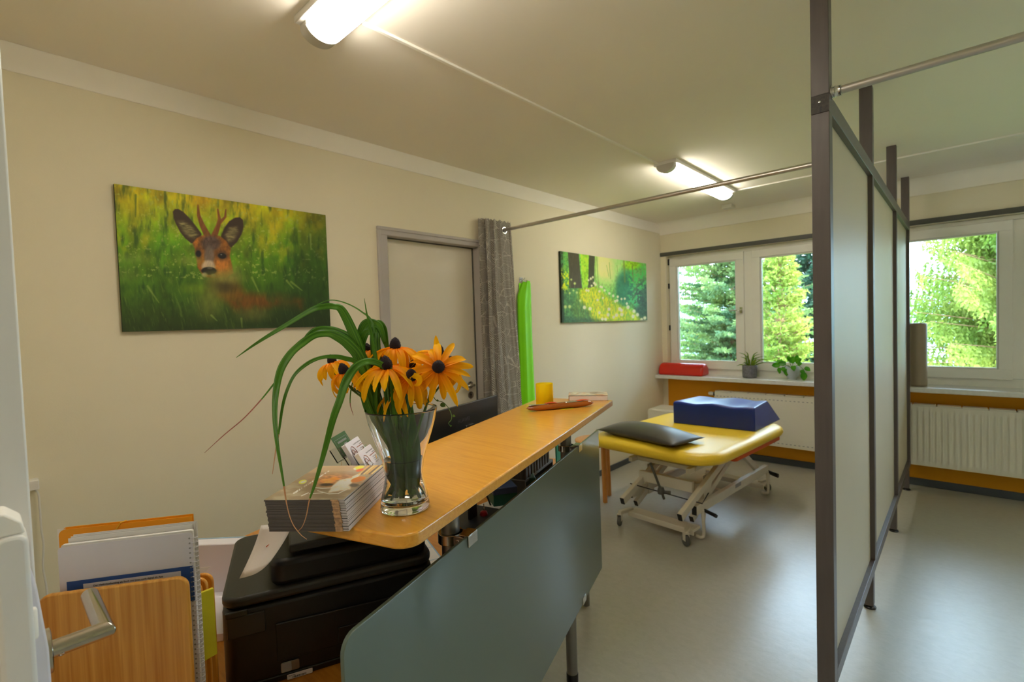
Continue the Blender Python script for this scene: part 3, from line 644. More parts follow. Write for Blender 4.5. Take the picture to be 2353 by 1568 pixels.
def art_sheet(name, O, U, V, nu, nv, painter, quad, gain, material, parent=None):
    """flat printed sheet; painter gives display colours (0-255) at photo-crop coordinates"""
    Hm = homog(quad); uu, vv = np.meshgrid(np.linspace(0, 1, nu), np.linspace(0, 1, nv))
    den = Hm[2, 0] * uu + Hm[2, 1] * vv + Hm[2, 2]; X = (Hm[0, 0] * uu + Hm[0, 1] * vv + Hm[0, 2]) / den; Y = (Hm[1, 0] * uu + Hm[1, 1] * vv + Hm[1, 2]) / den
    I = painter(X, Y, uu, vv); A = np.clip(lin(np.clip(I, 0, 255)) / np.array(gain), 0.002, .92)
    O = np.array(O); U = np.array(U); V = np.array(V)
    vs = (O + uu[..., None] * U + vv[..., None] * V).reshape(-1, 3)
    i = np.arange(nu * nv).reshape(nv, nu); f = np.stack([i[:-1, :-1], i[1:, :-1], i[1:, 1:], i[:-1, 1:]], -1).reshape(-1, 4)
    me = bpy.data.meshes.new(name); me.from_pydata(vs.tolist(), [], f.tolist()); me.materials.append(material)
    ca = me.color_attributes.new('art', 'FLOAT_COLOR', 'POINT'); buf = np.ones((nu * nv, 4), np.float32); buf[:, :3] = A.reshape(-1, 3)
    ca.data.foreach_set('color', buf.ravel()); o = bpy.data.objects.new(name, me); COL.objects.link(o)
    if parent is not None: o.parent = parent; o.matrix_parent_inverse = parent.matrix_world.inverted()
    return o

def deer(X, Y, u, v):
    n1 = fbm(X / 130, Y / 210, 3); n2 = fbm(X / 38, Y / 75, 9); n3 = fbm(X / 16 + Y / 90, Y / 60, 21)
    g = np.zeros(X.shape + (3,)); st_ = [(0, (158, 142, 12)), (.18, (122, 136, 14)), (.42, (72, 112, 10)), (.65, (56, 90, 14)), (.85, (44, 66, 16)), (1, (34, 52, 16))]
    vv_ = np.clip(v + (n1 - .5) * .35 + (u - .5) * .10, 0, 1)
    for k in range(3): g[..., k] = np.interp(vv_, [s[0] for s in st_], [s[1][k] for s in st_])
    g *= (.62 + .76 * n1)[..., None] * (.80 + .4 * n2)[..., None]
    g = over(g, sm(.45, .85, fbm(X / 90, Y / 120, 33)) * (1 - sm(.25, .6, v)) * .7, (182, 162, 18))
    g = over(g, sm(.62, .75, fbm(X / 26, Y / 24, 41)) * (v < .62) * .6, (150, 158, 78))
    g = over(g, sm(.50, .85, fbm(X / 40, Y / 150, 47)) * .6, (26, 52, 14))
    g = over(g, sm(.62, .8, fbm(X / 14 - Y / 60, Y / 90, 53)) * (v > .45) * .45, (96, 118, 44))
    g = over(g, sm(.72, 1.02, u + v * .25) * .45, (18, 40, 22))
    g = over(g, sm(.75, 1.0, v) * .35, (30, 40, 16))
    fur = .82 + .36 * n3
    body = poly_mask(X, Y, [(1120, 900), (1210, 1040), (1290, 1100), (1420, 1115), (1560, 1118), (1800, 1165), (1790, 1240), (1560, 1230), (1300, 1270), (1180, 1260), (1020, 1130), (960, 980)], 55)
    g = over(g, body * .7 * (1 - .6 * sm(.45, .7, n1)), (112, 54, 16), fur); g = over(g, ell(X, Y, 1100, 1050, 130, 110, .6) * .8, (92, 72, 22), fur)
    # antlers
    g = over(g, stroke(X, Y, [(935, 565), (890, 470), (862, 385), (858, 292)], 30, 8, 5), (104, 62, 22), fur)
    g = over(g, stroke(X, Y, [(1005, 565), (1040, 480), (1052, 420), (1038, 330)], 28, 7, 5), (112, 66, 26), fur)
    g = over(g, stroke(X, Y, [(1056, 450), (1105, 400), (1112, 332)], 16, 6, 5), (112, 66, 26), fur)
    el = poly_mask(X, Y, [(626, 352), (645, 328), (675, 326), (720, 352), (775, 408), (830, 478), (885, 556), (878, 600), (830, 648), (785, 640), (735, 598), (690, 540), (655, 470), (632, 410)], 6)
    g = over(g, el, (52, 38, 26)); g = over(g, poly_mask(X, Y, [(668, 440), (720, 440), (790, 480), (850, 560), (820, 600), (770, 590), (710, 530)], 22) * .85, (112, 102, 62), .35 + 1.2 * fbm(X / 40 - Y / 60, Y / 9, 71))
    er = poly_mask(X, Y, [(1062, 580), (1095, 500), (1140, 440), (1195, 406), (1240, 402), (1268, 428), (1272, 490), (1252, 560), (1210, 630), (1155, 682), (1105, 660)], 6)
    g = over(g, er, (50, 36, 26)); g = over(g, poly_mask(X, Y, [(1100, 570), (1140, 500), (1210, 490), (1220, 540), (1180, 610), (1130, 630)], 22) * .85, (116, 104, 64), .35 + 1.2 * fbm(X / 40 + Y / 60, Y / 9, 72))
    hd = poly_mask(X, Y, [(800, 645), (840, 595), (890, 570), (960, 565), (1050, 575), (1110, 620), (1152, 690), (1140, 760), (1160, 850), (1170, 920), (1110, 960), (1020, 965), (930, 960), (880, 925), (842, 870), (832, 780), (822, 700)], 9)
    fur2 = .62 + .62 * fbm(X / 22, Y / 30, 61) + .25 * (n3 - .5); g = over(g, hd, (146, 86, 24), fur2); g = over(g, ell(X, Y, 1000, 700, 190, 60, .6) * .35, (70, 48, 26), fur2); g = over(g, ell(X, Y, 968, 642, 92, 72, .35), (80, 60, 50), fur2)
    g = over(g, ell(X, Y, 952, 765, 48, 105, .35), (96, 80, 68), fur); g = over(g, ell(X, Y, 1070, 850, 60, 90, .6) * .5, (186, 118, 50), fur)
    g = over(g, ell(X, Y, 942, 862, 62, 62, .25) * .9, (168, 148, 124), fur); g = over(g, ell(X, Y, 945, 898, 70, 36, .15), (20, 18, 18)); g = over(g, ell(X, Y, 955, 872, 26, 10, .4) * .7, (90, 82, 80))
    g = over(g, ell(X, Y, 905, 935, 26, 22, .5) * .8, (160, 150, 110)); g = over(g, ell(X, Y, 985, 940, 24, 14, .5) * .7, (140, 134, 90))
    g = over(g, ell(X, Y, 850, 738, 30, 44, .5) * .7, (60, 40, 24)); g = over(g, ell(X, Y, 1072, 757, 56, 44, .5) * .7, (60, 40, 24)); g = over(g, ell(X, Y, 852, 740, 24, 30, .25), (14, 14, 14)); g = over(g, ell(X, Y, 1070, 759, 38, 26, .25, 8), (16, 14, 14)); g = over(g, ell(X, Y, 1062, 748, 8, 6, .4) * .7, (120, 124, 120))
    # blurred grass heads in front
    for cx, cy, rx, ry, cc, al in [(1100, 960, 150, 55, (116, 118, 52), .75), (960, 1010, 60, 120, (90, 92, 30), .5), (1180, 900, 60, 60, (108, 112, 50), .5), (1060, 1050, 120, 45, (40, 40, 24), .6), (950, 1180, 110, 150, (104, 106, 40), .6), (800, 1060, 110, 40, (98, 122, 20), .6), (1340, 1300, 140, 60, (92, 88, 40), .6), (240, 780, 150, 50, (104, 124, 46), .55), (760, 800, 110, 40, (110, 124, 50), .5), (200, 930, 110, 70, (80, 96, 36), .5), (300, 300, 120, 110, (160, 146, 10), .6), (890, 245, 90, 60, (176, 134, 14), .6), (1570, 490, 60, 60, (164, 150, 20), .6)]:
        g = over(g, ell(X, Y, cx, cy, rx, ry, .8) * al, cc, .85 + .3 * n2)
    for P_ in ([(380, 1040), (480, 1190)], [(1700, 1000), (1800, 1080)], [(1660, 990), (1720, 1060)], [(1340, 960), (1400, 1090)], [(960, 1310), (1010, 1360)], [(1235, 1340), (1240, 1420)], [(1885, 560), (1890, 700)], [(290, 200), (285, 400)]):
        g = over(g, stroke(X, Y, P_, 10, 4, 6) * .6, (120, 136, 60) if P_[0][0] != 290 else (60, 80, 14))
    return g
CT = .02
def canvas(y0, y1, z0, z1, painter, quad, gain, nu, nv, name, label, side, back, topcol):
    t = thing(name, (XL + .002, (y0 + y1) / 2, z0), label, 'picture')
    b = MB(); b.box((XL + .001, y0, z0), (XL + CT - .0006, y1, z1)); b.build('wrapped_edge', mat(name + '_edge', side, .8, var=.4, nscale=20), t)
    art_sheet('printed_canvas', (XL + CT, y0, z1), (0, y1 - y0, 0), (0, 0, z0 - z1), nu, nv, painter, quad, gain, vcol_mat(name + '_print', .62, weave=.15), t)
canvas(.400, 1.300, 1.500, 2.104, deer, [(95, 95), (2030, 380), (2058, 1415), (145, 1462)], (.56, .54, .52), 620, 420, 'deer_picture', 'canvas print of a roebuck standing in tall green grass', c(40, 50, 14), None, None)

def meadow(X, Y, u, v):
    n1 = fbm(X / 90, Y / 90, 5); n2 = fbm(X / 26, Y / 34, 15); n3 = fbm(X / 9, Y / 60, 25)
    g = np.zeros(X.shape + (3,)); k0 = np.array((70, 130, 60.)); g[:] = k0
    g = over(g, np.ones(X.shape), (96, 168, 66), .55 + .9 * n2)
    g = over(g, sm(.28, .42, u) * (1 - sm(.62, .8, u)) * (1 - sm(.2, .62, v)), (206, 222, 130), .92 + .16 * n1)
    g = over(g, sm(.45, .62, u) * (1 - sm(.05, .8, v)) * .55, (120, 196, 110), .7 + .6 * n2)
    g = over(g, ell(X, Y, 1270, 820, 170, 330, .35) * .85, (30, 104, 78), .75 + .5 * n1); g = over(g, ell(X, Y, 1600, 1100, 170, 420, .35) * .85, (34, 66, 50), .7 + .6 * n2)
    g = over(g, ell(X, Y, 1500, 620, 170, 260, .3) * sm(.46, .56, n2), (70, 180, 80)); g = over(g, ell(X, Y, 1440, 960, 130, 200, .3) * sm(.5, .6, n2), (66, 170, 92)); g = over(g, ell(X, Y, 1400, 400, 150, 80, .5) * .8, (150, 200, 20), .7 + .6 * n2)
    hill = poly_mask(X, Y, [(420, 830), (700, 760), (860, 880), (1010, 1010), (1200, 1140), (1420, 1240), (1560, 1420), (380, 1430), (300, 1180)], 60)
    g = over(g, hill, (196, 204, 10), .70 + .5 * n2); g = over(g, hill * sm(.52, .64, n3), (112, 168, 20))
    g = over(g, poly_mask(X, Y, [(130, 800), (430, 780), (440, 1000), (620, 1200), (700, 1430), (120, 1430)], 50) * .8, (60, 104, 60), .65 + .7 * n2)
    g = over(g, stroke(X, Y, [(150, 1380), (900, 1400)], 60, 30, 40) * .6, (40, 70, 48), .7 + .6 * n2)
    g = over(g, (1 - sm(140, 175, X)) * .9, (28, 46, 20))
    g = over(g, ell(X, Y, 185, 640, 90, 200, .5) * sm(.45, .6, n2), (190, 200, 20)); g = over(g, ell(X, Y, 185, 300, 80, 180, .5) * sm(.5, .65, n2) * .8, (60, 130, 70))
    g = over(g, poly_mask(X, Y, [(245, 150), (440, 180), (465, 500), (490, 800), (260, 800), (262, 500)], 8), (66, 62, 44), .85 + .3 * n3)
    g = over(g, poly_mask(X, Y, [(625, 215), (728, 235), (712, 780), (600, 800), (612, 520)], 7), (58, 60, 40), .85 + .3 * n3)
    g = over(g, poly_mask(X, Y, [(470, 190), (620, 210), (605, 740), (500, 800), (480, 450)], 10) * .9, (150, 206, 40), .65 + .7 * n2)
    for x0, y0, x1, y1, w_ in [(765, 250, 790, 800, 9), (735, 260, 740, 760, 6), (990, 350, 1010, 640, 7), (940, 400, 980, 600, 6), (1255, 330, 1270, 700, 16), (1130, 400, 1140, 520, 5), (1410, 430, 1420, 700, 12)]:
        g = over(g, stroke(X, Y, [(x0, y0), (x1, y1)], w_, w_, 4) * .55, (112, 130, 60))
    r2 = np.random.default_rng(3)
    fl = [(300, 645), (362, 716), (335, 840), (268, 888), (397, 880), (187, 1133), (262, 1130), (632, 1175), (690, 610), (652, 636), (612, 662), (667, 762), (712, 715), (740, 745), (825, 780), (850, 790), (806, 865), (868, 985), (902, 850), (985, 905), (1055, 950), (1138, 968), (1205, 1010), (1128, 1035), (1090, 1050), (1265, 1005), (1302, 1095), (1322, 1160), (1430, 1235), (1495, 1300), (1570, 1388), (1628, 1362), (1415, 1328), (1208, 1290), (1112, 1300), (960, 1290), (1060, 1335), (852, 1365), (912, 1370), (800, 1250), (975, 1190), (1170, 1190), (1205, 1215), (455, 1025), (530, 1150), (770, 1020), (570, 845), (608, 850)]
    for x, y in fl:
        rr = 16 + 8 * (y > 1100) + r2.random() * 6
        g = over(g, stroke(X, Y, [(x, y), (x + r2.normal() * 8, y + 150)], 3.5, 2, 3) * .5, (150, 190, 80)); g = over(g, ell(X, Y, x, y, rr, rr * 1.15, .5) * .92, (232, 226, 178) if x > 480 else (178, 196, 110))
    return g
canvas(3.405, 4.955, 1.478, 2.094, meadow, [(110, 135), (1658, 380), (1675, 1400), (125, 1420)], (.62, .62, .60), 520, 260, 'meadow_picture', 'canvas print of dandelion clocks in a sunlit forest meadow', c(30, 44, 20), None, None)

# ================================================================== massage table (turned about 4 degrees)
def MT(x, y, z):                    # table axes: x across from the near end's middle, y along, z up
    a = R(-4.5); return Vector((-1.555 + x * math.cos(a) - y * math.sin(a), 3.02 + x * math.sin(a) + y * math.cos(a), z))
def mtb(m_, a, b, w, h, up=(0, 0, 1)): m_.bar(MT(*a), MT(*b), w, h, up); return m_
def massage_table():
    t = thing('massage_table', MT(0, .7, 0), 'yellow padded treatment table on a cream scissor-lift frame with castors', 'massage table')
    # padded top: rounded-corner outline
    o = []; hw = .50; L_ = 1.37; rc = .20
    outl = rrect(2 * hw, L_, rc, 8, -hw - .055, -.02)
    lay = [(.543, -.060), (.546, -.035), (.556, -.010), (.578, 0), (.600, -.004), (.615, -.018), (.624, -.045), (.626, -.08)]
    m_ = MB(); n = len(outl); vs = []
    cx, cy = -.055, L_ / 2 - .02
    for z, ins in lay:
        for x, y in outl:
            d_ = Vector((x - cx, y - cy)); 
            fx = (hw + ins) / hw; fy = (L_ / 2 + ins) / (L_ / 2); vs.append(MT(cx + (x - cx) * fx, cy + (y - cy) * fy, z))
    fs = [(i * n + k, i * n + (k + 1) % n, (i + 1) * n + (k + 1) % n, (i + 1) * n + k) for i in range(len(lay) - 1) for k in range(n)] + [tuple(range(n))[::-1], tuple(range((len(lay) - 1) * n, len(lay) * n))]
    m_.add(vs, fs); m_.build('padded_top', M['yellow'], t, smooth=True, angle=60)
    b = MB(); b.prism(rrect(.80, .84, .03, 3, -.40, .42), MT(0, 0, .502), MT(1, 0, 0) - MT(0, 0, 0), MT(0, 1, 0) - MT(0, 0, 0), (0, 0, 1), .036); b.build('board', M['orange'], t, bevel=.004)
    fr = MB()
    for x in (-.22, .22): mtb(fr, (x, .1, .478), (x, 1.22, .478), .03, .035)
    for y in (.18, 1.15): mtb(fr, (-.24, y, .478), (.24, y, .478), .03, .03)
    fr.build('top_frame', M['metalw'], t, bevel=.003)
    fb = MB()
    for x in (-.245, .245):
        mtb(fb, (x, .13, .215), (x, 1.38, .215), .034, .062); mtb(fb, (x, .17, .09), (x, .17, .19), .034, .034); mtb(fb, (x, 1.33, .09), (x, 1.33, .36), .034, .034)
        mtb(fb, (x, .44, .24), (x, .44, .375), .03, .045); mtb(fb, (x, .98, .24), (x, .98, .42), .03, .04)
    for y in (.15, 1.35): mtb(fb, (-.25, y, .085), (.25, y, .085), .10, .018); mtb(fb, (-.25, y - .045, .072), (.25, y - .045, .072), .012, .03)
    mtb(fb, (-.245, .62, .2), (.245, .62, .2), .04, .04)
    fb.build('base_frame', M['metalw'], t, bevel=.003)
    for x in (-.215, .215):
        a = MB(); mtb(a, (x + .03, -.06, .225), (x + .03, .62, .475), .032, .05); a.build('scissor_arm', M['metalw'], t, bevel=.003)
        a = MB(); mtb(a, (x - .012, .17, .135), (x - .012, .86, .460), .03, .045); a.build('scissor_arm', M['metalw'], t, bevel=.003)
        a = MB(); mtb(a, (x + .0, 1.30, .20), (x + .0, .90, .47), .03, .045); a.build('scissor_arm', M['metalw'], t, bevel=.003)
        e = MB()
        d = (MT(x + .03, .62, .475) - MT(x + .03, -.06, .225)).normalized(); e.bar(MT(x + .03, -.06, .225) - d * .004, MT(x + .03, -.06, .225) + d * .002, .030, .048); e.build('tube_cap', M['black'], t, bevel=.002); e = MB()
        d = (MT(x - .012, .86, .46) - MT(x - .012, .17, .135)).normalized(); e.bar(MT(x - .012, .17, .135) - d * .004, MT(x - .012, .17, .135) + d * .002, .028, .043); e.build('tube_cap', M['black'], t, bevel=.002); e = MB()
        xs = .245 if x > 0 else -.245; e.bar(MT(xs, .126, .215), MT(xs, .131, .215), .032, .06); e.build('tube_cap', M['black'], t, bevel=.002)
        g = MB(); g.prism([(-.02, -.13), (.05, -.13), (.10, .02), (.02, .10), (-.03, .10)], MT(x, .34, .30), MT(0, 1, 0) - MT(0, 0, 0), (0, 0, 1), MT(1, 0, 0) - MT(0, 0, 0), .006); g.build('gusset_plate', M['metalw'], t, bevel=.002)
    b = MB(); mtb(b, (-.205, .20, .345), (.205, .20, .345), .03, .075); mtb(b, (-.2, .30, .32), (.2, .30, .32), .05, .05); mtb(b, (-.2, .55, .44), (.2, .55, .44), .03, .03); b.build('cross_beam', M['metalw'], t, bevel=.003)
    b = MB(); b.tube([MT(-.225, .10, .300), MT(.30, .13, .275), MT(.31, .20, .33)], .004, 8); b.build('release_rod', M['black'], t, smooth=True)
    b = MB(); b.tube([MT(-.045, .08, .49), MT(.01, .12, .30), MT(.02, .14, .235)], .009, 10); b.lathe([(.022, 0), (.026, .02), (.018, .045)], MT(.01, .12, .275), 14); b.tube([MT(.0, .12, .285), MT(.07, .14, .292)], .012, 8); b.build('lift_piston', M['rail'], t, smooth=True)
    for y in (.24, 1.38):
        b = MB(); b.tube([MT(.255, y, .19), MT(.34, y - .01, .178)], .012, 10); b.tube([MT(.255, y + .06, .16), MT(.32, y + .05, .148)], .012, 10); b.build('foot_pedal', M['black'], t, smooth=True)
        b = MB(); b.tube(cat_rom([MT(.262, y - .03, .20), MT(.268, y - .03, .05), MT(.262, y - .05, .022), MT(.225, y - .05, .022)], 4), .011, 10); b.tube([MT(.265, y, .18), MT(.262, y - .03, .06)], .007, 8); b.build('brake_bar', M['metalw'], t, smooth=True)
    for x, y, sx in ((-.275, .03, -1), (.225, .05, 1), (-.275, 1.42, -1), (.225, 1.45, 1)):
        cs = MB(); P = MT(x, y, .0); dirw = (MT(.35 if x < 0 else .85, -.94 if x < 0 else -.5, 0) - MT(0, 0, 0)).normalized(); ax = dirw.cross(Vector((0, 0, 1)))
        W_ = P + Vector((0, 0, .036))
        cs.lathe([(.010, -.013), (.033, -.012), (.036, -.006), (.036, .006), (.033, .012), (.010, .013)], W_, 24, axis=ax); wh = cs.build('castor_wheel', M['rubber'], t, smooth=True, angle=50)
        fk = MB(); fk.obox(P + Vector((0, 0, .060)) + ax * .015, dirw * .016, ax * .0015, Vector((0, 0, .024))); fk.obox(P + Vector((0, 0, .060)) - ax * .015, dirw * .016, ax * .0015, Vector((0, 0, .024)))
        fk.obox(P + Vector((0, 0, .083)), dirw * .018, ax * .0165, Vector((0, 0, .002))); fk.tube([P + Vector((0, 0, .083)), P + Vector((0, 0, .10))], .008, 10); fk.bar(P + Vector((0, 0, .095)), MT(x * .9, .15 if y < 1 else 1.35, .095), .03, .022); fk.build('castor_fork', M['chrome'] if False else M['metalw'], wh, bevel=.001)
    pl = MB(); O = MT(.2625, .78, .228); pl.obox(O, (MT(0, .05, 0) - MT(0, 0, 0)), (MT(.0004, 0, 0) - MT(0, 0, 0)), (0, 0, .014)); pl.build('rating_plate', M['inkgrey'], t)
massage_table()

# blue positioning block with a waved top
def bolster():
    t = thing('foam_block', MT(.09, .95, .626), 'navy blue foam block with a waved top lying on the yellow table', 'positioning block')
    Bv = lambda p: Vector(p)
    x0, x1, y0, y1 = -1.752, -1.132, 3.83, 4.40
    n = 24; k = 8
    a = R(-3.5)
    def P(u_, v_, w_):            # u across 0..1, v depth 0..1, w height 0..1
        x = x0 + (x1 - x0) * u_ ; y = y0 + (y1 - y0) * v_ * (1 - .15 * w_ * 1.0) + .0
        x += (-.075 * max(0, (u_ - .75) / .25) * w_ * v_) + (.03 * v_); z = .626 + w_ * (.178 + .007 * math.sin(u_ * 4 * PI + 1.4) * min(1, u_ * 4, (1 - u_) * 4) - .015 * v_)
        y += (x - x0) * .035 + v_ * (.0)
        return (x, y, z)
    m_ = MB(); rows = []
    seq = [(0, .06, 'b')]
    prof = [(0, 0), (0, .5), (0, .92), (.02, .98), (.06, 1), (.5, 1), (.93, 1), (.98, .985), (1, .93), (1, .5), (1, 0)]
    us = [0] + [i / n for i in range(1, n)] + [1]
    for u_ in us:
        sh = .0
        rows.append([P(u_, v_, w_) for v_, w_ in prof])
    m_.grid(rows); q = len(prof); nn = len(us)
    m_.add([], [])
    m_.f.append(tuple(range(q))); m_.m.append(0); m_.f.append(tuple((nn - 1) * q + i for i in range(q))[::-1]); m_.m.append(0)
    m_.f.append(tuple(i * q for i in range(nn)) + tuple(i * q + q - 1 for i in range(nn - 1, -1, -1))); m_.m.append(0)
    m_.build('block', M['navy'], t, bevel=.014, seg=3, smooth=True, angle=70)
bolster()

def pillow():
    t = thing('neck_pillow', MT(-.13, .27, .63), 'dark grey vinyl pillow with pointed ends lying on the yellow table', 'pillow')
    C0 = Vector((-1.675, 3.235, .630)); ux = Vector((1, -.21, 0)).normalized(); uy = Vector((.21, 1, 0)).normalized(); hl, hw = .345, .18
    for s_ in (1, ): 
        rows_t = []; rows_b = []; n, k = 30, 14
        for i in range(n + 1):
            a = -1 + 2 * i / n; prof = (1 - abs(a) ** 2.6); wd = hw * (.86 + .14 * abs(a) ** 3); th = .082 * prof ** .75
            rt = []; rb = []
            for j in range(k + 1):
                b = -1 + 2 * j / k; h_ = (1 - abs(b) ** 2.4) ** .7
                rt.append(C0 + ux * a * hl + uy * b * wd + Vector((0, 0, .030 + th * h_ * .85))); rb.append(C0 + ux * a * hl + uy * b * wd + Vector((0, 0, .030 - min(.030, th * h_ * .62))))
            rows_t.append(rt); rows_b.append(rb)
    m_ = MB(); m_.grid(rows_t); m_.grid(rows_b); o = m_.build('cushion', M['grey_v'], t, smooth=True, angle=180)
    bm = bmesh.new(); bm.from_mesh(o.data); bmesh.ops.remove_doubles(bm, verts=bm.verts, dist=1e-4); bmesh.ops.recalc_face_normals(bm, faces=bm.faces); bm.to_mesh(o.data); bm.free()
pillow()

# round wooden stool behind the glass
t = thing('wooden_stool', (-2.16, 3.42, 0), 'round honey-coloured wooden stool behind the far end of the counter', 'stool')
sc_ = Vector((-2.26, 3.44, 0)); SH = .50
MB().lathe([(.150, 0), (.165, .006), (.170, .016), (.168, .024), (.160, .028), (0.001, .029)], sc_ + Vector((0, 0, SH - .028)), 40).build('seat', M['birch'], t, smooth=True, angle=50)
MB().lathe([(.105, -.05), (.105, -.028)], sc_ + Vector((0, 0, SH)), 32).build('apron', M['birch'], t, smooth=True)
for a_ in (-24, 66, 156, 246):
    q = Vector((math.cos(R(a_)), math.sin(R(a_)), 0)); l = MB(); l.bar(sc_ + q * .125 + Vector((0, 0, 0)), sc_ + q * .115 + Vector((0, 0, SH - .03)), .030, .030, up=(q.x, q.y, .01)); l.build('leg', M['birch'], t, bevel=.005)

# white rounded seat block in the corner
t = thing('pouf', (-2.36, 5.0, 0), 'cream padded cube seat in the corner below the windowsill', 'pouf')
MB().prism(rrect(.34, .52, .04, 5), (-2.50, 4.82, .012), (1, 0, 0), (0, 0, 1), (0, 1, 0), .30).build('padded_body', M['radiator'], t, bevel=.018, seg=3)
for x in (-2.47, -2.21):
    for y in (4.86, 5.08): MB().lathe([(.016, 0), (.016, .014)], (x, y, 0), 12).build('foot', M['black'], t)

# ================================================================== things on the windowsill
t = thing('half_roll', (-2.28, 5.3, .858), 'red vinyl half-round bolster lying on the windowsill', 'bolster')
pr_ = [(-.10, 0), (-.098, .03), (-.085, .08), (-.06, .110), (-.03, .125), (0, .13), (.03, .125), (.06, .110), (.085, .08), (.098, .03), (.10, 0)]
MB().prism([(x, z) for x, z in pr_], (-2.535, 5.27, .858), (0, 1, 0), (0, 0, 1), (1, 0, 0), .50).build('vinyl_roll', M['red'], t, bevel=.022, seg=4, smooth=True, angle=60)

def blade(pts, wid, roll=.4, face=None, cup=.25, mats=None, name='blade', parent=None, mat_=None, dry=None, n=7):
    """leaf ribbon: three points across, slightly folded along the midrib"""
    P = cat_rom(pts, n); m = len(P); ws = np.interp(np.linspace(0, 1, m), np.linspace(0, 1, len(wid)), wid)
    rows = []; prev = None
    for i, p in enumerate(P):
        T = (P[min(i + 1, m - 1)] - P[max(i - 1, 0)]).normalized(); f_ = (face or Vector((.7, -.6, .2))).normalized()
        s = T.cross(f_)
        if s.length < .15 and prev is not None: s = prev
        s = s.normalized()
        if prev is not None and s.dot(prev) < 0: s = -s
        if prev is not None: s = (s * .5 + prev * .5).normalized()
        prev = s; nn = s.cross(T); a = roll * math.sin(i * .25)
        sd_ = s * math.cos(a) + nn * math.sin(a); w_ = ws[i] / 2
        rows.append([p - sd_ * w_ + nn * cup * w_, p - sd_ * w_ * .5 + nn * cup * w_ * .4, p, p + sd_ * w_ * .5 + nn * cup * w_ * .4, p + sd_ * w_ + nn * cup * w_])
    mb = MB(); mb.grid(rows)
    if dry:
        q = (m - 1) * 4; mb.m = [1 if (fi // 4) > dry * (m - 1) else 0 for fi in range(q)]
    o = mb.build(name, mats or mat_, parent, smooth=True, solid=.0004, angle=180)
    uvl = o.data.uv_layers.new(name='blade'); vi = np.empty(len(o.data.loops), np.int32); o.data.loops.foreach_get('vertex_index', vi)
    uvl.data.foreach_set('uv', np.stack([(vi % 5) / 4, (vi // 5) * .02], 1).astype(np.float32).ravel())
    return o

t = thing('spider_plant', (-1.60, 5.30, .858), 'spider plant with arching narrow leaves in a grey patterned pot', 'potted plant')
pc = Vector((-1.60, 5.30, .858))
MB().lathe([(.060, 0), (.066, .006), (.069, .05), (.069, .122), (.066, .128), (.062, .128), (.060, .10), (.0, .10)], pc, 36).build('flower_pot', M['pot'], t, smooth=True, angle=50)
MB().lathe([(.061, .095), (.061, .110), (.01, .116)], pc, 24).build('soil', M['soil'], t, smooth=True)
rr = random.Random(5); lm = []
for k in range(20):
    a = rr.uniform(0, 2 * PI); Lh = rr.uniform(.09, .19); e = rr.uniform(.35, 1.35); b0 = pc + Vector((math.cos(a) * .02, math.sin(a) * .02, .105)); q = Vector((math.cos(a), math.sin(a) * .6, 0))
    if k < 6: e = 1.25 + .1 * rr.random()
    pts = [b0, b0 + q * Lh * .35 * math.cos(e) + Vector((0, 0, Lh * .5 * math.sin(e))), b0 + q * Lh * .8 * math.cos(e) + Vector((0, 0, Lh * .8 * math.sin(e))), b0 + q * Lh * 1.25 * math.cos(e * .8) + Vector((0, 0, Lh * (.95 * math.sin(e)) - .02 * (e < 1)))]
    blade(pts, [.010, .013, .010, .002], name='leaf', parent=t, mat_=M['spider'], face=Vector((.5, -.8, .6)), n=4)
t = thing('pothos_plant', (-1.215, 5.30, .858), 'pothos with heart-shaped leaves trailing from a frosted glass pot', 'potted plant')
pc = Vector((-1.215, 5.30, .858))
MB().lathe([(.036, 0), (.038, .004), (.038, .016), (.050, .030), (.062, .055), (.066, .085), (.060, .122), (.057, .122), (.062, .085), (.057, .055), (.044, .032), (.0, .028)], pc, 36).build('frosted_pot', M['frost'], t, smooth=True, angle=60)
MB().lathe([(.056, .085), (.056, .105), (.01, .110)], pc, 24).build('soil', M['soil'], t, smooth=True)
def heart(C0, tip, nrm, L, W, mb):
    tip = tip.normalized(); s = tip.cross(nrm).normalized(); nn = s.cross(tip); rows = []
    for i in range(9):
        u_ = i / 8; w_ = W / 2 * math.sin(PI * min(1, u_ * .86 + .14)) ** .8 * (1 if u_ < .98 else 0); rows.append([C0 + tip * (L * u_) + s * w_ * k_ + nn * (-.12 * W * (1 - k_ * k_) - .25 * L * u_ * u_) for k_ in (-1, -.5, 0, .5, 1)])
    mb.grid(rows)
for (dx, dy, dz, tx, tz, L) in [(-.095, -.03, .145, -1, -.1, .075), (-.07, -.02, .165, -.6, .2, .06), (-.04, -.04, .16, -.8, .0, .07), (-.10, -.03, .115, -.1, -1, .05), (-.065, -.04, .125, .1, -.8, .05), (.0, -.03, .16, .3, .8, .07), (.03, -.02, .17, .6, .4, .07), (.02, -.05, .14, .1, -.2, .06), (-.01, -.03, .185, -.2, .7, .05), (.05, -.03, .15, .5, .2, .05), (-.03, -.06, .11, .0, -1, .07), (.01, -.05, .12, .4, -.6, .05), (.115, -.03, .125, .9, -.5, .055), (.085, -.03, .10, .6, -.8, .05), (.105, -.03, .075, .1, -1, .075), (.04, .0, .19, .2, .9, .05), (-.09, -.05, .085, -.3, -1, .03)]:
    mb = MB(); heart(pc + Vector((dx, dy, dz)), Vector((tx, -.25, tz)), Vector((.25, -1, .35)), L, L * .78, mb); mb.build('leaf', M['pothos'], t, smooth=True, solid=.0005, angle=180)
st_ = MB()
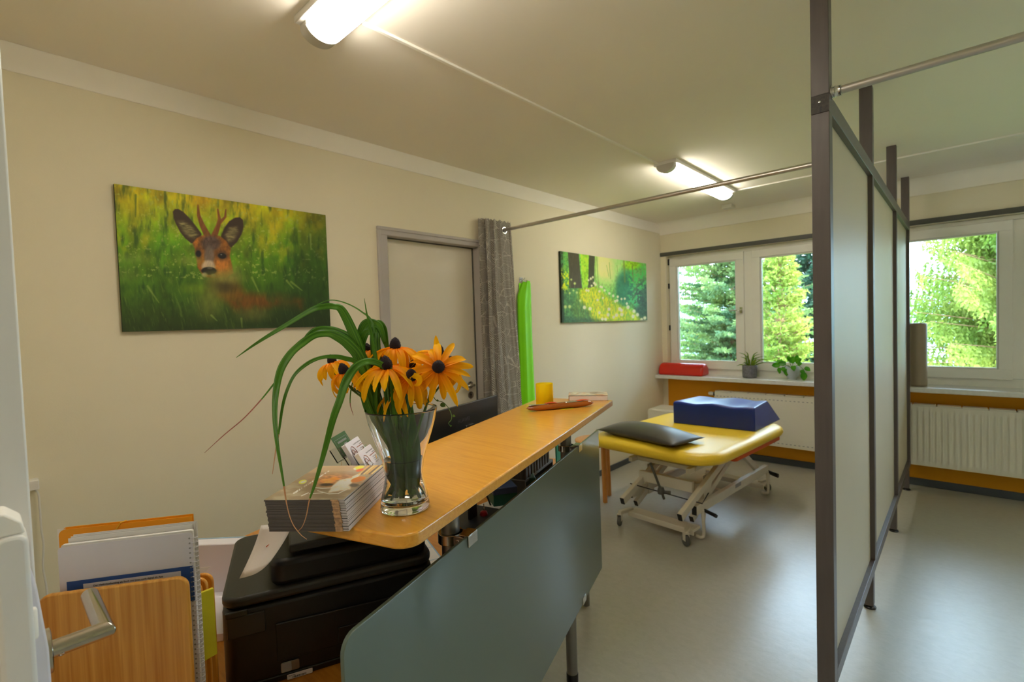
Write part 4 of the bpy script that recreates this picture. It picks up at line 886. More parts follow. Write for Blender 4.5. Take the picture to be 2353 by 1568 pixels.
for ex, ez in ((-.09, .14), (.11, .10), (.03, .16), (-.03, .17), (-.06, .12)): st_.tube(cat_rom([pc + Vector((0, 0, .10)), pc + Vector((ex * .5, -.02, max(.14, ez))), pc + Vector((ex, -.03, ez))], 4), .0022, 6)
st_.build('stems', M['stem'], t, smooth=True)
t = thing('vinyl_roll', (-.265, 5.27, .858), 'tall beige-brown cylinder standing upright on the windowsill by the partition', 'bolster')
MB().lathe([(.058, 0), (.064, .006), (.065, .02), (.065, .505), (.062, .518), (.054, .524), (0.001, .525)], (-.278, 5.27, .858), 40).build('roll_body', M['brown_roll'], t, smooth=True, angle=60)

# ================================================================== reception counter
ZT = 1.12
t = thing('reception_counter', S(-.45, 0, 0), 'reception counter with orange beech top and pale green glass front', 'reception counter'); counter = t
s0, s1, d0, d1 = -1.207, .325, -.235, .121
MB().prism(rrect(s1 - s0, d1 - d0, .038, 8, s0, d0, which=(1, 0, 0, 1)), S(0, 0, ZT - .026), UC, NC, ZC, .026).build('counter_top', [M['beech']], t, bevel=.004, seg=3)
GD = .055
MB().prism(rrect(1.60, .642, .03, 6, -1.305, .345, which=(1, 0, 0, 1)), S(0, GD - .004, 0), UC, ZC, NC, .008).build('glass_front', M['satin'], t, bevel=.0015)
for s_ in (0.0, -.885):
    l = MB(); l.lathe([(.0225, .03), (.0225, ZT - .027)], S(s_, 0, 0), 28); lo = l.build('leg', M['alu'], t, smooth=True)
    MB().lathe([(.020, 0), (.0245, .002), (.0245, .034), (.023, .036)], S(s_, 0, 0), 24).build('foot_cap', M['blackg'], lo, smooth=True, angle=50)
    MB().lathe([(.045, -.006), (.045, 0)], S(s_, 0, ZT - .0265), 28).build('top_plate', M['alu'], lo, smooth=True)
    for zc in (.972, .362):
        b = MB(); b.lathe([(.031, -.0125), (.031, .0125)], S(s_, 0, zc), 30); b.obox(S(s_, .026, zc), NC * .026, UC * .0215, ZC * .0125); bo = b.build('bracket', M['steel'], t, bevel=.0015)
        top = zc > .5; z0_ = .987 if top else .345
        k = MB(); k.obox(S(s_, GD + .006, z0_ + (-.012 if top else .012)), NC * .0014, UC * .0215, ZC * .013); k.obox(S(s_, GD - .006, z0_ + (.0015 if top else -.0015)), NC * .013, UC * .0215, ZC * .0014); k.build('clamp', M['steel'], bo, bevel=.0006)
        if top:
            MB().lathe([(.0050, 0), (.0050, .001), (.0036, .0012), (.0036, -.0005)], S(s_ - .0215, .032, zc), 18, axis=-UC).build('clamp_screw', M['chrome'], bo, smooth=True)
            MB().obox(S(s_ - .0218, .034, zc), NC * .014, UC * .0004, ZC * .009).build('screw_plate', M['alu'], bo)

# desk behind the counter
DZ = .74
t = thing('office_desk', S(-.6, -.5, 0), 'orange wood laminate desk behind and below the reception counter', 'desk')
def clipd(s, d): return S(s, d, 0)
pts = [S(-1.62, -.03, 0), S(.62, -.03, 0), S(.62, -.80, 0), Vector((-1.62, .75, 0)), Vector((-1.62, .048, 0)), Vector((-.68, .048, 0))]
dp = [(p.x, p.y) for p in pts]
# keep the outline simple: the front edge runs along the counter, the rear edge towards the wall
fp = S(-1.59, -.03, 0)
dp = [(fp.x, fp.y), (S(.62, -.03, 0).x, S(.62, -.03, 0).y), (S(.62, -.80, 0).x, S(.62, -.80, 0).y), (-2.05, 1.0), (-1.75, .05), (fp.x - .04, .05)]
MB().prism(dp, (0, 0, DZ - .025), (1, 0, 0), (0, 1, 0), (0, 0, 1), .025).build('desk_top', M['desk'], t, bevel=.002)
for s_, d_ in ((-1.45, -.12), (.55, -.10), (.55, -.72), (-.95, -.75)): MB().lathe([(.02, 0), (.02, DZ - .025)], S(s_, d_, 0), 20).build('leg', M['alu'], t, smooth=True)

# ------------------------------------------------------------------ brochures
def frame_from(A, Bp):
    ux = (Bp - A); ux.z = 0; ux.normalize(); uy = Vector((-ux.y, ux.x, 0)); return ux, uy
A_ = Vector((-.926, .334, ZT)); B_ = Vector((-.812, .424, ZT)); ux, uy = frame_from(A_, B_)
def cover(X, Y, u, v):
    n1 = fbm(X / 300, Y / 60, 2); n2 = fbm(X / 60, Y / 20, 6)
    g = np.zeros(X.shape + (3,)); 
    for k, (a, b) in enumerate(((96, 140), (82, 116), (64, 88))): g[..., k] = a + (b - a) * np.clip(v * .6 + n1 * .6, 0, 1)
    g = over(g, sm(.5, .7, n1) * .5, (132, 128, 108)); g = over(g, (Y < 230) * (v > .5) * .6, (146, 122, 92))
    g = over(g, ell(X, Y, 1350, 400, 420, 120, .5) * .8, (150, 96, 56), .6 + .8 * n2)
    g = over(g, ell(X, Y, 1200, 395, 110, 40, .4), (200, 122, 60), .8 + .4 * n2); g = over(g, ell(X, Y, 1340, 358, 80, 26, .3), (214, 104, 30), .8 + .4 * n2); g = over(g, ell(X, Y, 1180, 460, 120, 26, .4), (60, 42, 36), .7 + .5 * n2)
    g = over(g, poly_mask(X, Y, [(1420, 380), (1640, 360), (1560, 560), (1180, 600), (1290, 470)], 20) * .9, (214, 196, 176), .7 + .5 * n2)
    g = over(g, poly_mask(X, Y, [(1650, 330), (1820, 270), (1700, 380), (1600, 430)], 12), (206, 182, 150)); g = over(g, ell(X, Y, 1730, 390, 130, 40, .15, -12), (226, 92, 16)); g = over(g, ell(X, Y, 1640, 490, 80, 30, .4), (56, 44, 36))
    g = over(g, ell(X, Y, 1790, 180, 90, 26, .3, -12), (214, 200, 40)); g = over(g, ell(X, Y, 1800, 225, 70, 22, .3, -12), (180, 70, 40)); g = over(g, ell(X, Y, 1720, 200, 18, 14, .4), (240, 240, 230))
    for k in range(7):
        x0 = 1850 + k * 45; g = over(g, stroke(X, Y, [(x0 - 90, 300), (x0 + 170, 120)], 9, 9, 5) * .8, ((190, 136, 64), (72, 50, 36), (206, 160, 96))[k % 3])
    for P_ in ([(1000, 560), (1180, 625), (1350, 625)], [(940, 500), (1090, 520), (1250, 520)], [(1350, 620), (1500, 560)], [(850, 610), (1080, 600)], [(700, 640), (830, 590)], [(1240, 520), (1380, 450)]): g = over(g, stroke(X, Y, P_, 7, 6, 4) * .85, (206, 204, 198))
    tx = stroke(X, Y, [(570, 590), (1265, 215)], 13, 8, 3) * (fbm(X / 9, Y / 400, 8, 2) > .42); g = over(g, tx, (236, 230, 220))
    g = over(g, ell(X, Y, 773, 388, 84, 38, .06, -14), (60, 90, 150)); g = over(g, ell(X, Y, 770, 388, 78, 36, .06, -14), (238, 176, 40)); g = over(g, ell(X, Y, 776, 388, 52, 16, .2, -14), (232, 226, 196))
    return g
NB = 20; TH = .0029; BW, BL = .147, .210
M['cov_side'] = mat('brochure_spine_print', c(84, 76, 70), .45, var=.25, nscale=6)
M['cov_gold'] = mat('brochure_edge_strip', c(190, 150, 112), .5, var=.3, nscale=150)
rb = random.Random(3); stack = []
for i in range(NB):
    z = ZT + .0004 + i * TH; j = (rb.uniform(-.0012, .0012), rb.uniform(-.001, .001)); sk = .00035 * (NB - i)
    O = A_ + ux * (j[0] + sk) + uy * j[1]; O.z = z
    lab = ('illustrated brochure lying on top of the stack beside the vase' if i == NB - 1 else ('lowest brochure of the stack, lying directly on the counter top' if i == 0 else 'brochure inside the stack beside the vase'))
    b = thing('brochure', O + ux * BW / 2 + uy * BL / 2, lab, 'brochure', 'brochures stacked beside the vase')
    MB().prism([(.001, .001), (BW + .0004, .001), (BW + .0004, BL), (.001, BL)], O + Vector((0, 0, .00016)), ux, uy, (0, 0, 1), TH - .00036).build('pages', M['pages'], b)
    cvr = MB(); q = BW * .84
    cvr.prism([(0, 0), (q, 0), (q, .0022), (0, .0022)], O + Vector((0, -.0, 0)) - uy * .0012, ux, uy, (0, 0, 1), TH - .0004, 0)
    cvr.prism([(q, 0), (BW * .93, 0), (BW * .93, .0022), (q, .0022)], O - uy * .0012, ux, uy, (0, 0, 1), TH - .0004, 1)
    cvr.prism([(0, 0), (BW, 0), (BW, BL), (0, BL)], O, ux, uy, (0, 0, 1), .00015, 0)
    cvr.prism([(0, 0), (BW, 0), (BW, BL), (0, BL)], O + Vector((0, 0, TH - .00018)), ux, uy, (0, 0, 1), .00015, 0)
    cvr.build('cover', [M['cov_side'], M['cov_gold']], b)
    if i == NB - 1:
        art_sheet('cover_picture', O + Vector((0, 0, TH - .00001)) - uy * .0010, ux * BW, uy * (BL + .001), 150, 200, cover, [(10, 690), (1400, 735), (2205, 160), (1110, 110)], (.42, .40, .36), vcol_mat('cover_print', .3, coat=.4), b)

# ------------------------------------------------------------------ business card holder
t = thing('card_holder', at(810, 1070, 1.14), 'clear acrylic tiered card holder behind the brochures', 'card holder'); holder = t
rw = Vector((-.65, .76, 0)).normalized(); bk = Vector((-.76, -.65, 0)).normalized()
vv = (bk * .50 + ZC * .866).normalized(); nf = rw.cross(vv).normalized()
if nf.x < 0: nf = -nf
tiers = [(at(760, 1008, 1.15), 'green'), (at(792, 1022, 1.12), 'white'), (at(822, 1042, 1.09), 'white')]
for i, (P, kind) in enumerate(tiers):
    W_, H_ = .085, .055
    if kind == 'green':
        cdt = thing('business_card', P, 'dark green business card standing highest in the clear holder', 'business card')
        MB().prism([(0, 0), (W_, 0), (W_, -H_), (0, -H_)], P, rw, vv, nf, -.0006).build('card', M['cardgreen'], cdt)
        k = MB(); k.prism([(.006, -.010), (.079, -.010), (.079, -.0107), (.006, -.0107)], P + nf * .0002, rw, vv, nf, .0002); k.prism([(.006, -.010), (.0067, -.010), (.0067, -.05), (.006, -.05)], P + nf * .0002, rw, vv, nf, .0002); k.prism([(.0783, -.010), (.079, -.010), (.079, -.05), (.0783, -.05)], P + nf * .0002, rw, vv, nf, .0002)
        for q in range(11): k.prism([(.018 + q * .0048, -.016), (.0215 + q * .0048, -.016), (.0215 + q * .0048, -.021), (.018 + q * .0048, -.021)], P + nf * .0002, rw, vv, nf, .0002)
        k.prism([(.045, -.026), (.062, -.026), (.062, -.033), (.045, -.033)], P + nf * .0002, rw, vv, nf, .0001)
        k.build('printed_lines', M['inkgrey'], cdt)
    else:
        cdt = thing('business_cards', P, ('stack of white business cards in the middle tier of the clear holder' if i == 1 else 'stack of white business cards in the lowest tier of the clear holder'), 'business cards', kind='stuff')
        MB().prism(rrect(W_, H_, .003, 3, 0, -H_, which=(1, 1, 1, 1)), P, rw, vv, nf, -.010).build('card_block', M['lilac'], cdt)
        k = MB(); k.prism([(.046, -.0205), (.085, -.0205), (.085, -.0222), (.046, -.0222)], P + nf * .0002, rw, vv, nf, .0002); k.build('brown_line', M['cardbrown'], cdt)
        lg = MB(); Cc = P + rw * .022 + vv * -.030 + nf * .0004
        lg.tube([Cc + rw * .013 * math.cos(a) + vv * .017 * math.sin(a) for a in [q * 2 * PI / 30 for q in range(10, 28)]], .0007, 6); lg.build('ring_logo', M['ink'], cdt)
        lg = MB(); lg.tube([Cc + rw * .013 * math.cos(a) + vv * .017 * math.sin(a) for a in [q * 2 * PI / 30 for q in range(-2, 10)]], .0007, 6); lg.tube([Cc + rw * .006 * math.cos(a) + vv * .010 * math.sin(a) - rw * .003 for a in [q * 2 * PI / 24 for q in range(20)]], .0006, 6); lg.tube([Cc - rw * .012, Cc + rw * .013 + vv * .003], .0005, 6); lg.build('ring_logo_accent', M['cardbrown'], cdt)
        for txt, yy, sz in (('Praxis für Physiotherapie', -.0125, .0045), ('Cornelia', -.0185, .0045)):
            text('print', txt, sz, M['inkgrey'], (rw, vv, nf), P + rw * .082 + vv * yy + nf * .0004, cdt, 'RIGHT')
        for q in range(4):
            MB().prism([(.058, -.027 - q * .0045), (.080 - .003 * (q % 2), -.027 - q * .0045), (.080 - .003 * (q % 2), -.0284 - q * .0045), (.058, -.0284 - q * .0045)], P + nf * .0002, rw, vv, nf, .0002).build('address_line', M['inkgrey'], cdt)
    k = MB(); B0 = P + vv * (-H_ - .003) + nf * .004
    k.prism([(-.004, 0), (W_ + .004, 0), (W_ + .004, .030), (W_ - .018, .030), (W_ - .03, .016), (.03, .016), (.018, .030), (-.004, .030)], B0, rw, vv, nf, .002)
    k.prism([(-.004, 0), (W_ + .004, 0), (W_ + .004, .002), (-.004, .002)], B0 - nf * .018, rw, vv, nf, .02); k.prism([(-.006, 0), (W_ + .006, 0), (W_ + .006, .035), (-.006, .035)], B0 - nf * .020, rw, vv, nf, .002)
    k.prism([(0, -.002), (.020, -.002), (.020, .030), (0, .034)], B0 - rw * .006 - nf * .018, nf, vv, rw, .002)
    k.build('card_pocket', M['acryl'], holder)
k = MB(); Pb = tiers[2][0] + vv * -.06; b0 = tiers[0][0] + vv * -.06
for off in (.01, .07):
    k.bar(b0 + rw * off - nf * .006, Vector((b0.x, b0.y, ZT + .002)) + rw * off - nf * .006, .012, .003, up=rw); k.bar(Vector((b0.x, b0.y, ZT + .002)) + rw * off - nf * .006, Vector((Pb.x, Pb.y, ZT + .002)) + rw * off + nf * .012, .012, .003)
    k.bar(Pb + rw * off, Vector((Pb.x, Pb.y, ZT + .002)) + rw * off, .012, .003, up=rw)
k.build('support_foot', M['acryl'], holder)

# ------------------------------------------------------------------ candle glass, wooden shell tray, book, sticky notes
pz = S(.085, -.118, ZT)
t = thing('candle_glass', pz, 'amber frosted glass candle holder with a candle inside', 'candle')
MB().lathe([(.030, 0), (.036, .003), (.0375, .012), (.0375, .099), (.0365, .1015), (.035, .099), (.035, .012), (.0, .010)], pz, 40).build('glass_cup', M['amber'], t, smooth=True, angle=60)
MB().lathe([(.0345, .011), (.0345, .052), (.010, .050)], pz, 30).build('candle', M['wax'], t, smooth=True, angle=50)
def onc(px, py, z=ZT):              # place on a level at height z seen at a photo pixel
    v = MW @ np.array([(px - 1176.5) / FPX, (py - 784) / FPX, 1.0]); k = (z - CAM_Z) / v[2]; return Vector((v[0] * k, v[1] * k, z))
a_, b_ = onc(1212, 948), onc(1368, 934); L_ = (b_ - a_).length; dx = (b_ - a_).normalized(); sy = Vector((-dx.y, dx.x, 0))
t = thing('wooden_boat_tray', (a_ + b_) / 2, 'long narrow polished brown wooden dish with silver and orange inlay', 'wooden dish')
rows = []
for i in range(21):
    u_ = i / 20; w_ = .021 * (1 - abs(2 * u_ - 1) ** 4) ** .5 + .0005; Cc = a_ + dx * (L_ * u_) + sy * .016
    rows.append([Cc + sy * w_ * math.cos(q) + Vector((0, 0, .0135 + (.0135 * math.sin(q)) * (1 - abs(2 * u_ - 1) ** 5) ** .5)) for q in [k * 2 * PI / 16 for k in range(17)]])
MB().grid(rows).build('wooden_body', M['shell'], t, smooth=True, angle=180)
for u0, u1, mt_ in ((.03, .32, 0), (.56, .82, 0)):
    k = MB(); k.grid([[a_ + dx * (L_ * (u0 + (u1 - u0) * i / 8)) + sy * (.016 + yy) + Vector((0, 0, .0272 + zz)) for yy, zz in ((-.013, -.002), (-.006, .0), (.002, .0), (.009, -.0015))] for i in range(9)])
    k.build('silver_inlay', M['chrome'], t, smooth=True, solid=.0006)
for u0, u1 in ((.27, .44), (.74, .92)):
    k = MB(); k.grid([[a_ + dx * (L_ * (u0 + (u1 - u0) * i / 6)) + sy * (.016 + yy) + Vector((0, 0, .0275 + zz * (1 - (2 * i / 6 - 1) ** 2))) for yy, zz in ((-.010, .001), (.0, .0045), (.010, .001))] for i in range(7)])
    k.build('orange_ribbon', M['orange'], t, smooth=True, solid=.0008)
a_, b_ = onc(1308, 922), onc(1397, 921)
ga = onc(1280, 912); t = thing('picture_book', (a_ + b_) / 2, 'thick book lying flat with a picture cover at the far counter end', 'book')
bx = (b_ - a_).normalized(); by = Vector((-bx.y, bx.x, 0)); bl = (b_ - a_).length
MB().prism(rrect(bl, .11, .004, 3), a_ + Vector((0, 0, .002)), bx, by, (0, 0, 1), .020).build('page_block', M['pages'], t)
MB().prism([(-.003, -.002), (bl + .001, -.002), (bl + .001, .112), (-.003, .112)], a_, bx, by, (0, 0, 1), .002).prism([(-.003, 0), (-.001, 0), (-.001, .11), (-.003, .11)], a_, bx, by, (0, 0, 1), .024).build('hard_cover', M['cov_gold'], t)
art_sheet('cover_picture', a_ - bx * .003 - by * .002 + Vector((0, 0, .0245)), bx * (bl + .004), by * .114, 60, 50, lambda X, Y, u, v: over(np.zeros(X.shape + (3,)) + np.array((150, 134, 112.)), sm(.45, .6, fbm(u * 6, v * 9, 4)), (214, 196, 170)) * (.7 + .5 * fbm(u * 14, v * 10, 8))[..., None] + sm(.6, .7, fbm(u * 5 + 3, v * 8, 14))[..., None] * np.array((50, -10, -40.)), [(0, 0), (100, 0), (100, 100), (0, 100)], (.5, .5, .45), vcol_mat('book_cover_print', .4), t)
for (x, y, ln, wd, lab) in ((1222, 935, .05, .03, 'small yellow note under the left end of the wooden dish'), (1302, 943, .055, .02, 'small yellow note under the right half of the wooden dish')):
    P = onc(x, y); tag(MB().prism([(0, 0), (ln, 0), (ln, wd), (0, wd)], P + Vector((-.02, -.005, .0003)), dx, sy, (0, 0, 1), .0006).build('sticky_note', M['ynote']), lab, 'sticky note', 'yellow notes under the wooden dish')

# ================================================================== vase with flowers
VC = Vector((-.820, .560, ZT))
t = thing('glass_vase', VC, 'waisted clear glass vase half filled with water on the counter', 'vase')
outer = [(.0, .0002), (.040, .0002), (.0475, .0025), (.0485, .007), (.0465, .022), (.0420, .040), (.0378, .060), (.0372, .075), (.0410, .100), (.0490, .125), (.0575, .150), (.0650, .175), (.0700, .1985), (.0705, .2005)]
inner = [(.0690, .2005), (.0680, .1970), (.0628, .175), (.0553, .150), (.0468, .125), (.0388, .100), (.0350, .075), (.0356, .060), (.0396, .040), (.0438, .024), (.0440, .019), (.0400, .0145), (.0, .0135)]
MB().lathe(outer[1:] + inner[:-1], VC, 72, close=False).build('glass_body', M['vaseglass'], t, smooth=True, angle=75)
wt = [(.0398, .0150), (.0436, .0195), (.0434, .024), (.0392, .040), (.0352, .060), (.0346, .075), (.0378, .0965), (.0384, .1010), (.0370, .1000)]
MB().lathe(wt, VC, 64).build('water', M['water'], t, smooth=True, angle=60)

VD = .975                               # camera depth of the vase axis
# cone position in the photo, depth offset, lean of the flower axis (right, up, towards viewer), size, droop, label
FL = [((845, 806), .05, (-.15, 1, .05), .80, .95, 'rudbeckia with tall dark cone behind the upright grass blade'),
      ((908, 800), .03, (.02, 1, .10), 1.12, .80, 'rudbeckia raised highest in the bouquet with a pointed dark cone'),
      ((764, 834), .045, (-.30, .9, .0), .90, .80, 'rudbeckia furthest out on the side of the deer picture'),
      ((792, 856), -.01, (-.28, .9, .28), 1.0, 1.15, 'drooping rudbeckia with a large dark cone beside the outermost flower'),
      ((887, 846), -.045, (-.03, 1, .22), 1.22, .55, 'large open rudbeckia in the centre front, below the highest flower'),
      ((950, 846), .03, (.12, .9, .35), .95, .6, 'rudbeckia half hidden behind the curled petals near the bouquet centre'),
      ((945, 869), -.04, (.10, .8, .62), 1.1, .75, 'rudbeckia low in the bouquet with one petal curled over its cone'),
      ((1007, 846), -.03, (.18, .45, .9), 1.2, .42, 'rudbeckia facing the viewer directly, nearest to the door handle side'),
      ((1007, 815), .03, (.20, .9, .20), 1.05, .45, 'rudbeckia behind the one facing the viewer, with a petal standing upright'),
      ((921, 896), -.015, (-.22, .75, .3), 1.05, .65, 'lowest rudbeckia just above the vase rim'),
      ((857, 848), .03, (-.2, .9, .1), .95, .7, 'rudbeckia mostly hidden behind the large open centre flower'),
      ((1028, 842), .045, (.35, .9, .05), 1.15, .85, 'rudbeckia at the back of the bouquet on the window side'),
      ((930, 838), .055, (.05, 1, .05), .95, .6, 'rudbeckia at the back between the highest and centre flowers')]
CR = Vector(MW[:, 0]); CU = -Vector(MW[:, 1]); CF = Vector(MW[:, 2])
rf = random.Random(21)
PETY = np.array(c(255, 190, 6)); PETO = np.array(c(252, 142, 4))
for fi, ((px, py), dd, ax_, sz, droop, lab) in enumerate(FL):
    C0 = at(px, py, VD + dd); A = (CR * ax_[0] + CU * ax_[1] - CF * ax_[2]).normalized(); X = A.cross(CF).normalized(); Y = A.cross(X)
    t = thing('rudbeckia_flower', C0, lab, 'flower', 'orange rudbeckia flowers in the vase')
    r0 = .0098 * sz; h0 = .0195 * sz
    prof = [(r0 * .5, -h0 * .10), (r0 * .92, 0), (r0 * 1.04, h0 * .18), (r0 * 1.0, h0 * .38), (r0 * .85, h0 * .6), (r0 * .58, h0 * .82), (r0 * .28, h0 * .96), (r0 * .08, h0 * 1.02)]
    cm = MB(); cm.lathe(prof, C0, 26, axis=A)
    for q in range(90):                    # tiny florets roughen the cone
        u_ = rf.random(); a = rf.uniform(0, 2 * PI); rr_ = np.interp(u_, [0, .2, .4, .6, .85, 1], [.98, 1.04, .98, .84, .5, .1]) * r0; hh = u_ * h0
        p = C0 + A * hh + (X * math.cos(a) + Y * math.sin(a)) * rr_; o_d = ((X * math.cos(a) + Y * math.sin(a)) * (1 - u_ * .7) + A * (.4 + u_)).normalized()
        cm.tube([p - o_d * .0005, p + o_d * .0013 * sz], [.0006, .0002], 4)
    cm.build('flower_cone', M['cone'], t, smooth=True, angle=180)
    mb = MB(); cols = []; npet = rf.choice([14, 15, 16, 17]); 
    for k in range(npet):
        a = 2 * PI * k / npet + rf.uniform(-.14, .14); out = X * math.cos(a) + Y * math.sin(a); side = A.cross(out)
        L = .057 * sz * rf.uniform(.82, 1.12); W = .0135 * sz * rf.uniform(.75, 1.2); dr = droop * rf.uniform(.6, 1.45); st0 = rf.uniform(.0, .3) * (1 - droop) ; tw = rf.uniform(-.8, .8)
        curl = rf.uniform(-.5, .5); p = C0 + out * r0 * .8 - A * h0 * .04; ang = st0; nseg = 9; rows = []
        for i in range(nseg + 1):
            u_ = i / nseg; w_ = W / 2 * (math.sin(PI * (u_ * .80 + .12)) ** .75) * (1 if i < nseg else .28); tt = tw * u_
            T = (out * math.cos(ang) - A * math.sin(ang)); nn = (A * math.cos(ang) + out * math.sin(ang)); sdv = side * math.cos(tt) + nn * math.sin(tt); n2 = nn * math.cos(tt) - side * math.sin(tt)
            dn = -CU * 0
            rows.append([p + sdv * (w_ * k_) + n2 * (w_ * .35 * (abs(k_) ** 2) - .0006 * (abs(k_) == .5)) for k_ in (-1, -.5, 0, .5, 1)])
            mixc = np.clip(u_ * 1.5, 0, 1); cc_ = PETO * (1 - mixc) + PETY * mixc; cc_ = cc_ * rf.uniform(.97, 1.03) * (.92 + .12 * ((k * 7) % 5) / 4)
            cols += [cc_ * (0.90 if abs(k_) == .5 else 1) for k_ in (-1, -.5, 0, .5, 1)]
            p = p + T * (L / nseg); ang += dr * (1.9 / nseg) * (1.35 - .75 * u_) + (curl * .35 if u_ > .7 else 0)
        mb.grid(rows)
    if fi == 6 or fi == 8:                 # one petal folded up over or beside the cone
        for q in range(1):
            out = X * .3 + Y * .2; p = C0 + (-CF if fi == 6 else CF * .6 + CR * -.2) * r0 * 1.1; rows = []
            T = (CU * .6 + CR * .5).normalized() if fi == 6 else (CU + CR * -.1).normalized(); s_ = T.cross(CF).normalized()
            for i in range(10):
                u_ = i / 9; w_ = .0058 * sz * math.sin(PI * (u_ * .8 + .14)) * (1 if i < 9 else .3); rows.append([p + s_ * w_ * k_ - CF * (.003 * (1 - abs(k_))) for k_ in (-1, -.5, 0, .5, 1)]); cols += [PETY] * 5
                p = p + T * .0042 * sz
                if fi == 6: a2 = -.50; T = (T * math.cos(a2) + T.cross(CF) * math.sin(a2)).normalized(); s_ = T.cross(CF).normalized()
            mb.grid(rows)
    o = mb.build('petals', M['petal'], t, smooth=True, angle=180)
    ca = o.data.color_attributes.new('art', 'FLOAT_COLOR', 'POINT'); buf = np.ones((len(cols), 4), np.float32); buf[:, :3] = np.clip(np.array(cols), 0, .95)
    ca.data.foreach_set('color', buf.ravel())
    sp = MB()
    for k in range(11):
        a = 2 * PI * k / 11; out = X * math.cos(a) + Y * math.sin(a); sp.prism([(0, -.0018), (.011 * sz, 0), (0, .0018)], C0 - A * .003 + out * .002, (out - A * .5).normalized(), A.cross(out), A, .0004)
    sp.lathe([(.0018, -.006), (.0045 * sz, -.002), (.004 * sz, .0)], C0 - A * .001, 12, axis=A); sp.build('sepals', M['stem'], t)
    # stem: down into the mouth of the vase
    rel = (C0 - VC); lat = rel - Vector((0, 0, rel.z)); mouth = VC + lat * min(.75, .050 / max(lat.length, .001)) + Vector((0, 0, .196)); botp = VC + Vector((-lat.x * .22 + rf.uniform(-.012, .012), -lat.y * .22 + rf.uniform(-.012, .012), .022)); mid = VC + (mouth - VC) * .22 + (botp - VC) * .25; mid.z = VC.z + .085
    sm_ = MB().tube(cat_rom([C0 - A * .004, C0 - A * .03 * sz + Vector((0, 0, -.004)), mouth, mid, botp], 8), [.0021 - .0003 * (i < 4) for i in range(33)], 8); sm_.build('stem', M['stem'], t, smooth=True)

# --- long arching grass blades: photo path, camera depths along the path, widths
def path(P, D): 
    D = np.interp(np.linspace(0, 1, len(P)), np.linspace(0, 1, len(D)), D); return [at(x, y, d) for (x, y), d in zip(P, D)]
def from_vase(x, y, d0=VD):            # the blade's foot inside the vase
    return [VC + Vector((rf.uniform(-.02, .02), rf.uniform(-.02, .02), .03)), VC + Vector((rf.uniform(-.012, .012), rf.uniform(-.012, .012), .09))]
GR = [([(858, 940), (832, 823), (813, 769), (786, 714), (767, 705), (745, 705), (716, 713), (650, 752), (590, 789), (543, 822)], (.97, .96, .94, .92), (.010, .018, .020, .016, .013, .012, .011, .009, .005, .001), 0, 'broad green blade arching high over the corner of the deer picture'),
      ([(862, 950), (832, 836), (802, 792), (767, 770), (745, 767), (721, 772), (694, 790), (667, 815), (645, 852), (634, 905), (632, 960), (637, 1020), (650, 1100), (660, 1165), (672, 1203), (690, 1228), (705, 1240)], (.97, .95, .90, .84, .82), (.012, .022, .022, .017, .014, .013, .015, .015, .013, .011, .009, .006, .0035, .0016, .0012, .001, .0006), .79, 'longest broad blade bending down past the front of the brochures'),
      ([(856, 945), (842, 850), (812, 790), (775, 764), (745, 758), (722, 763), (704, 778), (690, 800)], (.98, .98, .97, .96), (.012, .020, .022, .018, .016, .014, .010, .003), 0, 'green blade twisting behind the longest arching blade'),
      ([(866, 950), (830, 845), (792, 824), (759, 820), (732, 824), (705, 837), (678, 861), (661, 894), (650, 932), (642, 985), (633, 1040), (626, 1090)], (.97, .93, .90, .88), (.008, .010, .009, .008, .007, .007, .006, .006, .005, .004, .002, .0008), .86, 'narrow green blade arching down between the wall and longest blade'),
      ([(905, 930), (900, 860), (876, 839), (852, 831), (832, 835), (813, 849), (794, 880), (781, 920), (766, 962), (745, 1040), (724, 1112), (711, 1150), (704, 1185), (695, 1210), (684, 1222)], (.94, .90, .88, .86, .85), (.010, .012, .012, .013, .014, .015, .016, .014, .012, .009, .006, .002, .0016, .0012, .0006), .80, 'broad blade in front of the flowers falling onto the brochure cover'),
      ([(868, 950), (866, 850), (858, 795), (851, 755), (843, 722), (837, 686)], (.97, .95, .95), (.008, .008, .0075, .005, .003, .0006), 0, 'thin green blade standing upright above the flowers'),
      ([(868, 945), (862, 820), (856, 744), (830, 716), (795, 697), (760, 690), (730, 700), (706, 718)], (.98, 1.0, 1.0), (.006, .006, .0045, .003, .0025, .002, .0015, .0005), .9, 'hair-thin blade curving over the highest broad blade'),
      ([(848, 950), (833, 850), (828, 792), (838, 752), (852, 744), (872, 752), (884, 790)], (.98, 1.0, 1.01), (.012, .018, .022, .022, .020, .016, .006), 0, 'broad blade folded over just above the rear flowers'),
      ([(870, 940), (868, 860), (862, 780), (868, 747), (880, 760), (890, 802)], (.98, 1.02, 1.03), (.014, .020, .022, .020, .018, .008), 0, 'second folded broad blade in front of the cream door'),
      ([(850, 945), (826, 845), (828, 800), (842, 764), (858, 770)], (.96, .98, .98), (.012, .016, .018, .014, .006), 0, 'short broad blade between the folded blade and the deer picture'),
      ([(850, 950), (700, 850), (630, 882), (601, 918), (560, 962), (515, 1000), (470, 1041)], (.97, .95, .92, .90), (.0015, .0015, .0035, .0028, .002, .0016, .0006), .38, 'dry reddish grass strand reaching furthest towards the open door'),
      ([(850, 950), (812, 880), (806, 900), (805, 930), (812, 955)], (.97, .99, .99), (.002, .002, .0025, .0018, .0006), .6, 'tiny dry curl hanging left of the vase rim')]
